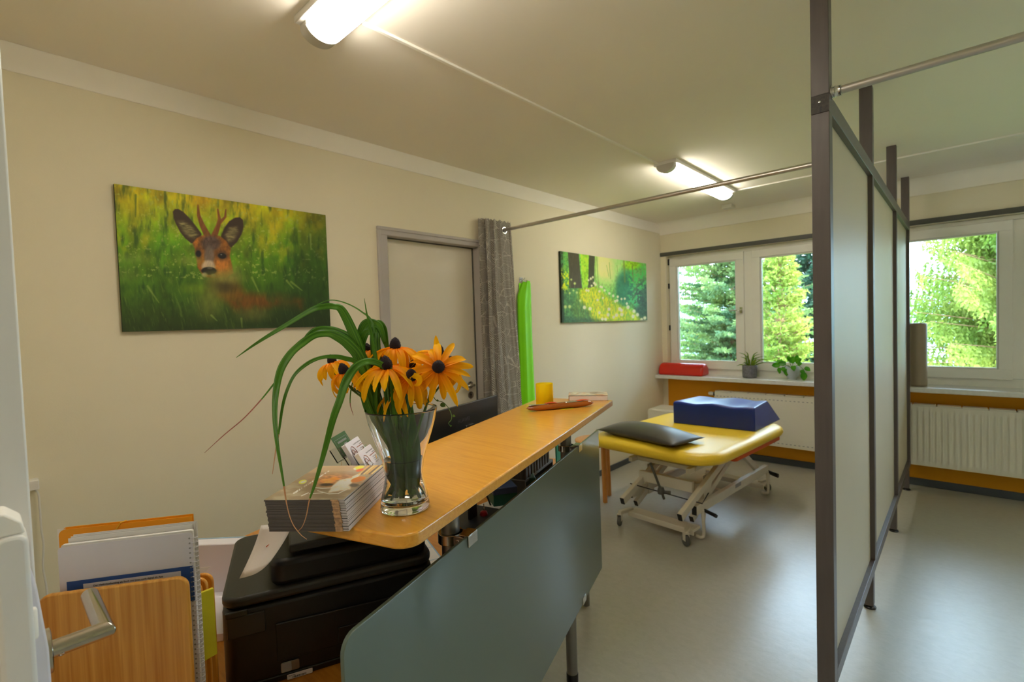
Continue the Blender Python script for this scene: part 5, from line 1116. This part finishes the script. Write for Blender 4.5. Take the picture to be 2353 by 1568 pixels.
for P_, D_, W_, dry, lab in GR:
    root_ = from_vase(0, 0); pts = path(P_, D_)
    if lab.startswith('dry reddish'): pts = path(P_[2:], D_); W_ = W_[2:]; lead = [at(640, 872, .93)]; pts = lead + pts; W_ = (.004,) + W_
    elif lab.startswith('tiny dry'): pts = path(P_[2:], D_); pts = [at(812, 872, .98)] + pts; W_ = W_[1:]
    else: pts = root_ + pts; W_ = (.008, .009) + W_
    b = blade(pts, W_, roll=.25, face=(-CF + CU * .25 + CR * .2), cup=.22, mats=[M['leafbase'], M['dryred'] if 'dry' in lab.split()[0:2] else M['dry']], name='grass_blade', dry=dry if dry else None, n=8)
    tag(b, lab, 'grass blade', 'grass blades in the bouquet')
# dark foliage packed inside the vase
rk = random.Random(77)
for k in range(15):
    a = rk.uniform(0, 2 * PI); q = Vector((math.cos(a), math.sin(a), 0)); r1 = rk.uniform(.006, .024); r2 = rk.uniform(.010, .036) if k % 3 else rk.uniform(.02, .045); zt = rk.uniform(.17, .27)
    if q.dot(CR) > .4: r2 *= .6
    pts = [VC + q * r1 * .7 + Vector((0, 0, rk.uniform(.024, .045))), VC + q * r1 + Vector((0, 0, .075)), VC + q * (r1 + r2) / 2 + Vector((0, 0, .13)), VC + q * r2 - CR * .012 + Vector((0, 0, zt))]
    b = blade(pts, [.010, .024, .024, .010] if k < 9 else [.006, .012, .010, .003], roll=.3, face=(-CF + q * .6), cup=.3, mat_=M['leafdark'], name='vase_leaf')
    tag(b, 'broad dark green leaf packed among the stems inside the vase', 'leaf', 'dark leaves inside the vase')
# tendril on the window side
v_ = cat_rom([VC + Vector((.01, .02, .12)), at(985, 915, .98), at(1003, 921, .98), at(1018, 925, .98), at(1029, 936, .98), at(1037, 952, .98), at(1037, 965, .98), at(1031, 973, .98), at(1036, 981, .98)], 6)
t = thing('vine_tendril', VC + Vector((.05, .05, .16)), 'thin curling vine tendril with tiny leaves hanging over the vase rim', 'tendril')
MB().tube(v_, .0008, 6).build('tendril', M['stem'], t, smooth=True)
for (x, y, L) in ((1012, 929, .011), (1040, 955, .006), (1034, 978, .004), (1003, 920, .005)):
    mb = MB(); heart(at(x, y, .979), CR * .8 - CU * .3, -CF + CU * .3, L, L * .8, mb); mb.build('leaf', M['stem'], t, smooth=True, solid=.0003, angle=180)

# ================================================================== paper strip hanging from the counter edge
rows = []
for i in range(9):
    u_ = i / 8
    L_ = Vector(at(600, 1208, 1.03)).lerp(at(549, 1331, .98), u_); R_ = Vector(at(668, 1216, .99)).lerp(at(622, 1290, .96), u_)
    rows.append([L_.lerp(R_, j / 8) + CF * (.012 * math.sin(PI * j / 8) * (1 - u_ * .3) + .010 * math.sin(u_ * 3)) + Vector((0, 0, -.010 * math.sin(PI * j / 8) * u_)) for j in range(9)])
t = thing('paper_slip', at(600, 1260, 1.0), 'creased white paper slip hanging from the near corner of the counter', 'paper')
MB().grid(rows).build('paper_sheet', M['paper'], t, smooth=True, solid=.0004, angle=180)
mb = MB(); heart(rows[4][3] - CF * .001, CR * .6 + CU * .3, -CF, .014, .006, mb); mb.build('orange_mark', M['orange'], t)

# ================================================================== file holder with notebook and folder
def slab(P, ux_, uy_, w_, h_, r, th, which=(0, 0, 1, 1), name='board', mt=None, parent=None, bevel=.0015):
    n_ = ux_.cross(uy_).normalized(); mb = MB(); mb.prism(rrect(w_, h_, r, 6, 0, -h_, which=which), P, ux_, uy_, -n_, th); return mb.build(name, mt, parent, bevel=bevel)
a_ = at(83, 1372, .775); b_ = at(431, 1326, .825)
fx = (b_ - a_); fx.z = 0; fw = fx.length; fx.normalize(); fn = Vector((fx.y, -fx.x, 0))          # fn towards the camera
t = thing('file_holder', Vector(((a_.x + b_.x) / 2, (a_.y + b_.y) / 2, DZ)), 'bamboo file holder standing on the desk beside the near door handle', 'file holder')
zt = (a_.z + b_.z) / 2; fa = Vector((a_.x, a_.y, zt))
slab(fa, fx, ZC, fw, zt - DZ - .002, .018, .009, name='front_board', mt=M['bamboo'], parent=t, bevel=.0025)
fb_ = MB().prism([(0, 0), (fw, 0), (fw, .14), (0, .14)], Vector((fa.x, fa.y, DZ + .001)) - fn * .002, fx, -fn, ZC, .010); fb_.build('base_board', M['bamboo'], t, bevel=.002)
for k, (dz, off, sh) in enumerate(((-.045, .075, -.020), (-.030, .105, -.026), (-.012, .135, -.034))):
    pr3 = at(462 + 13 * k, 1337 - 10 * k, .895 + .03 * k)
    slab(pr3 - fx * fw, fx, ZC, fw, pr3.z - DZ - .012, .018, .008, name='divider_board', mt=M['bamboo'], parent=t, bevel=.0025)
P = at(132, 1265, .800); Q = at(441, 1219, .846)
nx = Q - P; nx.z = 0; nw = nx.length; nx.normalize(); nn_ = Vector((nx.y, -nx.x, 0)); P.z = (P.z + Q.z) / 2
tn = thing('spiral_notebook', P + nx * nw / 2 - ZC * .15, 'white spiral-bound catalogue with a blue printed panel in the bamboo holder', 'notebook')
slab(P, nx, ZC, nw, .298, .006, .0008, which=(0, 0, 1, 1), name='cover', mt=M['lilac'], parent=tn, bevel=0)
slab(P - nn_ * .002 + ZC * .003 + nx * .004, nx, ZC, nw - .004, .298, .003, .006, name='pages', mt=M['paper'], parent=tn, bevel=0)
pb = MB(); W0 = .010
pb.prism([(W0, -.058), (nw - .001, -.058), (nw - .001, -.120), (W0 - 0, -.120)], P + nn_ * .0005, nx, ZC, nn_, .0003); pb.build('blue_panel', M['blue'], tn)
pb = MB(); pb.prism([(W0 + .023, -.0645), (nw - .020, -.0645), (nw - .020, -.118), (W0 + .023, -.118)], P + nn_ * .0009, nx, ZC, nn_, .0003); wp = pb.build('white_panel', M['lilac'], tn)
tt_ = text('printed_title', 'Der Heilmittelkatalog als Buch und jetzt auch digital als App', .0042, M['ink'], (nx, ZC, nn_), P + nx * (W0 + .037) - ZC * .0708 + nn_ * .0014, tn, extrude=.00005, offset=.00006)
cb = MB(); cn = 34
for k in range(cn):
    z = -.010 - k * .0085; C0 = P + nx * (nw + .0015) + ZC * z - nn_ * .003
    cb.tube([C0 + nx * (.0048 * math.cos(q)) + nn_ * (.0062 * math.sin(q)) + ZC * (.0012 * math.sin(q)) for q in [j * 2 * PI / 14 for j in range(15)]], .00065, 6, caps=False)
cb.build('wire_spiral', M['wire'], tn, smooth=True)
hb = MB()
for k in range(cn): hb.lathe([(.0015, 0), (.0015, .0004)], P + nx * (nw - .0045) + ZC * (-.010 - k * .0085) + nn_ * .0004, 10, axis=nn_)
hb.build('binding_holes', M['inkgrey'], tn)
# loose sheets just behind the cover
P5 = P - nn_ * .010 + ZC * .010 + nx * .010
tl = thing('paper_sheets', P5, 'loose white sheets between the catalogue and the orange folder', 'paper', kind='stuff')
for k in range(3): slab(P5 - nn_ * .0015 * k + ZC * .0022 * k + nx * .003 * k, nx, ZC, nw - .012, .29, .001, .0006, which=(0, 0, 0, 0), name='sheet', mt=M['paper'], parent=tl, bevel=0)
P = at(134, 1220, .835); Q = at(441, 1186, .880); gx = Q - P; gx.z = 0; gw = gx.length; gx.normalize(); gn = Vector((gx.y, -gx.x, 0)); P.z = (P.z + Q.z) / 2
tf = thing('folder', P + gx * gw / 2 - ZC * .16, 'orange card folder with an elastic band, rearmost in the bamboo holder', 'folder')
slab(P, gx, ZC, gw, .32, .010, .0009, which=(0, 0, 0, 1), name='folder_cover', mt=M['folder'], parent=tf, bevel=0)
slab(P - gn * .006 + ZC * .002, gx, ZC, gw, .32, .010, .0009, which=(0, 0, 0, 1), name='folder_back', mt=M['folder'], parent=tf, bevel=0)
MB().tube([P + gx * (gw * .48) + ZC * .0022 - gn * .007, P + gx * (gw * .455) + ZC * .0022 + gn * .001, P + gx * (gw * .43) - ZC * .006 + gn * .0015, P + gx * (gw * .27) - ZC * .052 + gn * .0015], .0012, 8).build('elastic_band', M['elastic'], tf, smooth=True)
MB().prism([(0, 0), (.012, 0), (.012, -.3), (0, -.3)], P - gn * .004 - gx * .004, gx, ZC, -gn, .0006).build('inner_flap', M['paper'], tf)
# yellow-green notepad leaning at the window side of the holder
P = at(452, 1367, .862); Q = at(491, 1352, .885); yx = Q - P; yx.z = 0; yx.normalize(); yn = Vector((yx.y, -yx.x, 0))
ty = thing('notepad', P, 'yellow-green notepad leaning beside the bamboo file holder', 'notepad')
mb = MB(); Pl = at(440, 1372, .862); mb.add([Pl, Q, at(500, 1503, .885), at(445, 1535, .862)] + [p - yn * .006 for p in (Pl, Q, at(500, 1503, .885), at(445, 1535, .862))], [(0, 1, 2, 3), (7, 6, 5, 4), (0, 4, 5, 1), (1, 5, 6, 2), (2, 6, 7, 3), (3, 7, 4, 0)]); mb.build('pad', M['ynote'], ty, bevel=.0008)
P = at(466, 1318, 1.0); ts = thing('paper_scrap', P, 'white paper scrap sticking up behind the bamboo dividers', 'paper')
MB().add([at(440, 1308, .97), at(484, 1302, 1.0), at(462, 1310, 1.0), at(455, 1335, .98)], [(0, 1, 2, 3)]).build('paper_piece', M['paper'], ts, solid=.0006)

# ------------------------------------------------------------------ white desk pad with blue grid lines
a_ = onc(440, 1252, DZ + .002); 
pq = [Vector((-1.99, .47, 0)), Vector((-1.28, .34, 0)), Vector((-1.11, .97, 0)), Vector((-1.74, 1.17, 0))]
pz_ = DZ + .0006
t = thing('desk_pad', Vector((-1.5, .75, DZ)), 'large white paper desk pad with pale blue lines under the printer', 'desk pad')
pq = [(-1.335, .37), (-1.14, .93), (-1.72, 1.15), (-1.915, .58)]
MB().prism(pq, (0, 0, pz_), (1, 0, 0), (0, 1, 0), (0, 0, 1), .004).build('paper_block', M['paper'], t)
lb = MB(); A4, B4, C4, D4 = [Vector((x, y, pz_ + .0042)) for x, y in pq]
for k in range(1, 7):
    u_ = k / 7; p, q = A4.lerp(D4, u_), B4.lerp(C4, u_); lb.bar(p, q, .0015, .0004); p, q = A4.lerp(B4, u_), D4.lerp(C4, u_); lb.bar(p, q, .0015, .0004)
for p, q in ((A4, B4), (B4, C4), (C4, D4), (D4, A4)): lb.bar(p.lerp(q, .01), p.lerp(q, .99), .004, .0004)
lb.build('blue_lines', mat('pale_blue_print', c(150, 190, 220), .6), t)
q_ = [onc(418, 1470, DZ + .02), onc(513, 1456, DZ + .02), onc(512, 1345, DZ + .02), onc(425, 1350, DZ + .02)]
t = thing('paper_ream', sum(q_, Vector()) / 4 - ZC * .02, 'low stack of white paper on the desk left of the printer', 'papers', kind='stuff')
MB().prism([(p.x, p.y) for p in q_], (0, 0, DZ + .001), (1, 0, 0), (0, 1, 0), (0, 0, 1), .019).build('paper_block', M['lilac'], t, bevel=.001)
# white storage box standing against the wall side, seen between notebook and printer
t = thing('white_box', (-1.72, .58, DZ), 'white cardboard box between the notebook and the black printer', 'box')
wa = at(432, 1252, 1.36); wb = at(586, 1249, 1.365); wx = wb - wa; wx.z = 0; wl_ = wx.length; wx.normalize(); wn = Vector((wx.y, -wx.x, 0)); wa.z = (wa.z + wb.z) / 2
MB().prism([(-.03, 0), (wl_ + .03, 0), (wl_ + .03, -(wa.z - DZ - .006)), (-.03, -(wa.z - DZ - .006))], wa, wx, ZC, -wn, .04).build('box_body', M['lilac'], t, bevel=.003)
MB().prism([(-.032, .0), (wl_ + .032, .0), (wl_ + .032, -.003), (-.032, -.003)], wa - wn * .037 + ZC * .0015, wx, ZC, -wn, .004).build('blue_rim', mat('pale_blue_rim', c(150, 180, 205), .5), t)

# ------------------------------------------------------------------ printer
pd_ = Vector((.384, .924, 0)).normalized(); pn_ = Vector((pd_.y, -pd_.x, 0)); PO = Vector((-1.05, .409, DZ + .001)) - pd_ * .118 - pn_ * .004     # near lower corner of the front
def PR(a, b, z): return PO + pd_ * a - pn_ * b + ZC * z          # a along the front, b into the depth
t = thing('printer', PR(.22, .17, 0), 'black multifunction printer on the desk below the counter', 'printer')
MB().prism(rrect(.44, .34, .03, 6), PR(0, 0, .012), pd_, -pn_, ZC, .160).build('housing', M['black'], t, bevel=.008, seg=3)
MB().prism(rrect(.436, .335, .03, 5, .002, .002), PR(0, 0, 0), pd_, -pn_, ZC, .014).build('base_tray', M['blackg'], t, bevel=.003)
MB().prism(rrect(.44, .345, .035, 7, 0, 0), PR(0, 0, .176), pd_, -pn_, ZC, .022).build('scanner_lid', M['olive'], t, bevel=.007, seg=3)
MB().prism(rrect(.338, .325, .03, 6, .092, .008), PR(0, 0, .197), pd_, -pn_, ZC, .056).build('document_feeder', M['black'], t, bevel=.012, seg=3)
b = MB(); b.prism([(.02, .06), (.26, .06), (.26, .075), (.14, .10), (.02, .078)], PR(.13, .0, .20), -pn_, ZC, pd_, .235); b.build('document_tray', M['olive'], t, bevel=.004)
b = MB(); b.prism([(.098, .048), (.43, .040), (.43, .120), (.098, .128)], PR(0, -.001, 0), pd_, ZC, pn_, .004); b.build('front_flap', M['black'], t, bevel=.002)
b = MB(); b.prism([(.22, .052), (.405, .048), (.405, .082), (.22, .086)], PR(0, -.005, 0), pd_, ZC, pn_, .003); b.build('glossy_panel', M['blackg'], t, bevel=.001)
b = MB(); b.box((0, 0, 0), (0, 0, 0)) if False else None
b = MB(); b.obox(PR(.045, -.001, .140), pd_ * .035, pn_ * .002, ZC * .022); b.obox(PR(.028, -.002, .168), pd_ * .02, pn_ * .003, ZC * .006); b.build('ink_cover', M['olive'], t, bevel=.002)
b = MB(); b.prism(rrect(.036, .021, .003, 3), PR(.104, -.0015, .020), pd_, ZC, pn_, .002); wo_ = b.build('level_window', M['alu'], t, bevel=.0006)
b = MB(); b.prism(rrect(.020, .019, .003, 3), PR(.105, -.0037, .021), pd_, ZC, pn_, .0012); b.build('window_slider', M['inkgrey'], wo_, bevel=.0004)
b = MB(); b.prism(rrect(.050, .0105, .001, 2), PR(.115, -.001, .001), pd_, ZC, pn_, .0008); lb_ = b.build('serial_label', M['paper'], t)
b = MB(); x = .125; rb_ = random.Random(2)
while x < .152:
    w_ = rb_.choice([.0004, .0008, .0012]); b.prism([(0, 0), (w_, 0), (w_, .004), (0, .004)], PR(x, -.0019, .0022), pd_, ZC, pn_, .0001); x += w_ + rb_.choice([.0004, .0008])
b.build('barcode', M['ink'], lb_)
text('serial_print', 'Serial No.', .0034, M['ink'], (pd_, ZC, pn_), PR(.118, -.0022, .0076), lb_)

# ------------------------------------------------------------------ monitor
a_ = onc(985, 952, 1.18); b_ = onc(1141.6, 908, 1.18)
mx_ = b_ - a_; mx_.z = 0; mx_.normalize(); mn_ = Vector((mx_.y, -mx_.x, 0))
MWD = .54; mp = b_ - mx_ * MWD
t = thing('monitor', Vector(((mp.x + b_.x) / 2, (mp.y + b_.y) / 2, DZ)), 'black computer monitor seen from behind, standing behind the counter', 'monitor')
MB().prism(rrect(MWD, .325, .006, 3, 0, -.325), mp - mn_ * .0, mx_, ZC, -mn_, .012).build('screen_frame', M['blackg'], t, bevel=.002)
MB().prism([(.0, -.0015), (MWD, -.0015), (MWD, -.320), (0, -.320)], mp + mn_ * .001, mx_, ZC, mn_, .001).prism(rrect(.36, .17, .02, 4, .09, -.30), mp, mx_, ZC, mn_, .026).build('rear_cover', M['black'], t, bevel=.006)
text('logo_print', 'HUAWEI', .021, mat('dark_grey_logo', c(74, 74, 76), .4), (mx_, ZC, mn_), mp + mx_ * (MWD * .525) - ZC * .066 + mn_ * .0023, t, 'CENTER', .0002)
mc = (mp + b_) / 2 ; sb = MB(); sb.prism(rrect(.05, .36, .004, 2, -.025, 0), Vector((mc.x, mc.y, DZ + .01)) + mn_ * .03, mx_, ZC, mn_, .012); sb.build('stand', M['black'], t, bevel=.003)
MB().prism(rrect(.24, .20, .02, 4, -.12, -.08), Vector((mc.x, mc.y, DZ + .001)), mx_, mn_, ZC, .012).build('stand_base', M['black'], t, bevel=.003)

# ------------------------------------------------------------------ things glimpsed between counter and glass
def flat_item(name, px, py, d_, w_, h_, mt, lab, cat, z=DZ, th=.01, ang=0, part='body'):
    P = onc(px, py, z); t = thing(name, P, lab, cat); ux_ = (UC * math.cos(ang) + NC * math.sin(ang)); uy_ = Vector((-ux_.y, ux_.x, 0))
    MB().prism([(-w_ / 2, -h_ / 2), (w_ / 2, -h_ / 2), (w_ / 2, h_ / 2), (-w_ / 2, h_ / 2)], P + ZC * .0006, ux_, uy_, ZC, th).build(part, mt, t, bevel=min(.002, th * .2)); return t, P
flat_item('paper_pile', 1128, 1172, 0, .20, .13, M['paper'], 'pile of white papers on the desk under the counter', 'papers', th=.006, ang=.3, part='paper_sheets')
flat_item('paper_pile', 1075, 1180, 0, .10, .09, M['paper'], 'small white paper slips beside the monitor foot', 'papers', th=.004, ang=-.4, part='paper_sheets')
P = onc(1112, 1192, DZ); t = thing('red_key_fob', P, 'small dark red ball on a key ring lying on the desk', 'key fob')
MB().lathe([(.004, -.015), (.012, -.011), (.016, 0), (.012, .011), (.004, .015)], P + ZC * .0165, 20).build('ball', M['redp'], t, smooth=True); MB().tube([P + ZC * .03, P + ZC * .042 + UC * .004, P + ZC * .056 + UC * .002], .002, 6).build('key_ring', M['chrome'], t, smooth=True)
P = onc(1128, 1165, DZ); tag(MB().tube([P + ZC * .004, P + ZC * .10 - UC * .045 - NC * .01], .0035, 8).build('black_pen', M['black'], smooth=True), 'thin black pen leaning beside the paper pile', 'pen')
P = onc(1178, 1148, DZ); t = thing('card_box', P, 'dark green box with a slate blue lid and red stripe under the counter', 'box')
b = MB(); ux_ = (UC * .75 - NC * .66).normalized(); uy_ = Vector((-ux_.y, ux_.x, 0)); b.prism([(-.07, 0), (.07, 0), (.07, .10), (-.07, .10)], P, ux_, uy_, ZC, .052); b.build('box_base', M['green_box'], t, bevel=.002)
b = MB(); b.prism([(-.071, -.001), (.071, -.001), (.071, .101), (-.071, .101)], P + ZC * .052, ux_, uy_, ZC, .026); lo = b.build('box_lid', M['blue_box'], t, bevel=.002)
b = MB(); b.prism([(-.05, -.0022), (.03, -.0022), (.03, -.001), (-.05, -.001)], P + ZC * .068, ux_, uy_, ZC, .004); b.build('red_stripe', M['orange'], lo)
P = onc(1222, 1120, DZ); t = thing('green_folder', P, 'dark green folder standing behind the green and blue box', 'folder')
MB().prism([(-.06, 0), (.06, 0), (.06, .07), (0, .085), (-.06, .06)], P, ux_, ZC, uy_, .03).build('folder_cover', M['green_box'], t, bevel=.004)
# low shelf with ring binders at the end of the desk
P = onc(1215, 1098, DZ); sx = (UC).copy()
t = thing('binder_shelf', S(.2, -.3, DZ), 'dark desktop shelf at the far end of the desk', 'shelf')
SO = S(.03, -.20, DZ + .001)
b = MB(); b.prism([(0, 0), (.36, 0), (.36, .24), (0, .24)], SO, UC, -NC, ZC, .012); b.prism([(0, 0), (.36, 0), (.36, .24), (0, .24)], SO + ZC * .052, UC, -NC, ZC, .012); b.build('shelf_board', M['rail'], t, bevel=.002)
b = MB(); b.prism([(0, 0), (.012, 0), (.012, .24), (0, .24)], SO, UC, -NC, ZC, .055); b.build('side_board', M['rail'], t, bevel=.002); b = MB(); b.prism([(.348, 0), (.36, 0), (.36, .24), (.348, .24)], SO, UC, -NC, ZC, .055); b.build('side_board', M['rail'], t, bevel=.002)
for k in range(9):
    x = .008 + k * .034; tb = thing('magazine_file', SO + UC * x + ZC * .064, 'dark file in the row on the shelf under the far counter end', 'file', 'dark files in a row on the desktop shelf')
    MB().prism(rrect(.030, .22, .003, 2), SO + UC * x + ZC * .0645, UC, -NC, ZC, .155).build('file_cover', M['binder'], tb, bevel=.002)
    MB().prism([(.004, .01), (.026, .01), (.026, .21), (.004, .21)], SO + UC * x + ZC * .219, UC, -NC, ZC, .004).build('file_pages', M['pages'], tb)
P = at(1279, 1052, 2.30); t = thing('teal_board', P, 'teal card standing behind the far counter leg', 'card')
MB().prism([(0, 0), (.075, 0), (.075, .10), (0, .10)], Vector((P.x, P.y, P.z - .04)), UC, ZC, -NC, .006).build('card', M['teal'], t, bevel=.001)
MB().prism([(.02, 0), (.045, 0), (.045, -(P.z - .04 - .74)), (.02, -(P.z - .04 - .74))], Vector((P.x, P.y, P.z - .04)) , UC, ZC, -NC, .006).build('card_support', M['rail'], t)

# ================================================================== outside: sloping lawn, conifers, hedge, far hills
tag(MB().box((-60, YW + .4, -3.3), (60, 60, -3.2)).build('lawn', leafmat('sunlit_lawn', c(90, 120, 56), c(112, 140, 70), .9, .0, 1.5)), kind='structure')
hv = []; rh = random.Random(9)
rows = []
for j, (y, hgt) in enumerate(((46, -3.2), (52, 1.0), (58, 3.8), (64, 5.0), (70, 5.2))):
    rows.append([(x, y + 2 * math.sin(x * .1), (-3.2 if j == 0 else hgt * (1 + .35 * math.sin(x * .07 + 1) + .08 * math.sin(x * .5)) - .02 * 0)) for x in range(-90, 61, 3)])
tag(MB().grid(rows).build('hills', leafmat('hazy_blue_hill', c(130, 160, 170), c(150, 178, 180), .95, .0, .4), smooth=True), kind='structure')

def conifer(pos, height, rad, label, c1, c2, seed, whorl=.26, per=9, hang=0.0, twig=.13, leaf=.075, up=.12, trunk_r=.10, lw=.016, z_from=0.0, shape=1.0, density=1.0, trunk_col=None):
    r = np.random.default_rng(seed); t = thing('conifer', pos, label, 'tree', 'conifers outside the windows')
    P0 = np.array(pos); C_ = []; D_ = []; brs = MB(); z = z_from
    while z < height - .1:
        f = 1 - z / height; L = rad * f ** shape + .05; nb = max(4, int(per * (.6 + .4 * f)))
        a0 = r.uniform(0, 2 * PI)
        for b in range(nb):
            a = a0 + 2 * PI * b / nb + r.uniform(-.25, .25); Lb = L * r.uniform(.72, 1.12); dirh = np.array((math.cos(a), math.sin(a), 0)); up_ = up * r.uniform(.4, 1.5) + .55 * (1 - f) ** 2
            zz = z + r.uniform(-.1, .1); n = max(3, int(Lb / (.075 / density))); pts = []
            for i in range(n + 1):
                u_ = i / n; p = P0 + dirh * Lb * u_ + np.array((0, 0, zz + Lb * (up_ * u_ - .22 * u_ * u_ + .12 * u_ ** 4))); pts.append(p)
                if i == 0: continue
                tw = twig * (1.25 - u_) * r.uniform(.7, 1.3) + .04; side = np.array((-dirh[1], dirh[0], 0))
                for s_ in (-1, 1):
                    d = dirh * .62 + side * s_ * r.uniform(.5, .95) + np.array((0, 0, r.uniform(-.15, .25))); 
                    if hang: d = d * (1 - hang) + np.array((0, 0, -1)) * hang
                    d = d / np.linalg.norm(d); TL = tw * (2.1 if hang else 1.6); m = max(2, int(TL / .045))
                    for q in range(m):
                        pc_ = p + d * TL * (q + .4) / m; 
                        for e_ in range(2 + (leaf < .07)):
                            dd = d * .75 + r.normal(0, .45, 3); dd /= np.linalg.norm(dd); C_.append(pc_); D_.append(dd)
                C_.append(p); D_.append(dirh + r.normal(0, .2, 3))
            brs.tube([pts[0], pts[len(pts) // 2], pts[-1]], [.012 + .012 * f, .009, .003], 4, caps=False)
        z += whorl * r.uniform(.8, 1.2) * (.55 + .45 * f)
    for k in range(14): C_.append(P0 + np.array((0, 0, height - .25 + k * .022))); D_.append(np.array((r.normal() * .5, r.normal() * .5, 1.2)))
    C_ = np.array(C_); D_ = np.array(D_); D_ /= np.linalg.norm(D_, axis=1)[:, None]; N = len(C_)
    rnd = r.normal(0, 1, (N, 3)); s_ = np.cross(D_, rnd); s_ /= np.linalg.norm(s_, axis=1)[:, None]; ll = leaf * r.uniform(.7, 1.3, N)[:, None]; ww = lw * r.uniform(.7, 1.3, N)[:, None]
    v = np.stack([C_ - D_ * ll * .15, C_ + D_ * ll * .4 + s_ * ww, C_ + D_ * ll, C_ + D_ * ll * .4 - s_ * ww], 1).reshape(-1, 3)
    me = bpy.data.meshes.new('foliage'); i = np.arange(N * 4).reshape(N, 4)
    me.vertices.add(N * 4); me.vertices.foreach_set('co', v.astype(np.float32).ravel()); me.loops.add(N * 4); me.loops.foreach_set('vertex_index', i.ravel().astype(np.int32))
    me.polygons.add(N); me.polygons.foreach_set('loop_start', (np.arange(N) * 4).astype(np.int32)); me.polygons.foreach_set('loop_total', np.full(N, 4, np.int32)); me.update(calc_edges=True)
    me.materials.append(leafmat('needles_%d' % seed, tuple(q * .62 for q in c1), tuple(q * .66 for q in c2), .6, .45, 1.2)); o = bpy.data.objects.new('foliage', me); COL.objects.link(o); o.parent = t; o.matrix_parent_inverse = t.matrix_world.inverted()
    MB().tube([Vector(pos) + Vector((0, 0, height * k / 6)) for k in range(7)], [trunk_r * (1 - k / 6.5) for k in range(7)], 10).build('trunk', M['bark'], t, smooth=True)
    brs.build('branches', M['bark'], t)
    return N
M['bark'] = mat('conifer_bark', c(150, 118, 84), .9, var=.3, nscale=20, bump=.4, bscale=30)
G = -3.2
conifer((-4.05, 12.2, G), 7.6, 2.9, 'broad blue-green spruce filling the left window', c(84, 128, 86), c(176, 204, 112), 1, whorl=.24, per=11, twig=.17, leaf=.068, lw=.018, z_from=2.6, shape=.62)
conifer((-2.24, 9.0, G), 5.75, 1.05, 'young yellow-green pine with visible trunk in the middle of the left window', c(132, 168, 60), c(206, 214, 92), 2, whorl=.17, per=10, twig=.11, leaf=.065, lw=.014, up=.55, z_from=2.2, trunk_r=.06, shape=.8)
conifer((-2.9, 16.6, G), 8.4, 2.8, 'dark green spruce with gaps of sky behind the young pine', c(44, 88, 70), c(84, 128, 90), 3, whorl=.36, per=9, twig=.22, leaf=.12, lw=.03, z_from=3.0, shape=.7, density=.8)
conifer((.62, 10.6, G), 7.1, 2.6, 'light green weeping spruce filling the right window', c(132, 172, 60), c(206, 220, 104), 4, whorl=.24, per=10, hang=.82, twig=.20, leaf=.066, lw=.016, up=.05, z_from=2.2, shape=.5)
0 and conifer((3.4, 13.0, G), 8.5, 3.0, 'spruce standing beyond the weeping spruce in the right window', c(100, 146, 80), c(160, 190, 100), 5, whorl=.35, per=8, twig=.2, leaf=.10, z_from=3.0, shape=.8, density=.8)
conifer((-6.6, 17, G), 6.0, 2.6, 'low green conifer at the left edge of the left window', c(110, 160, 76), c(170, 200, 100), 6, whorl=.35, per=9, twig=.2, leaf=.11, z_from=1.5, density=.8)
conifer((.9, 18.5, G), 5.8, 2.4, 'distant green conifer between the two windows', c(110, 160, 76), c(160, 196, 100), 8, whorl=.35, per=9, twig=.2, leaf=.11, z_from=1.5, density=.8)
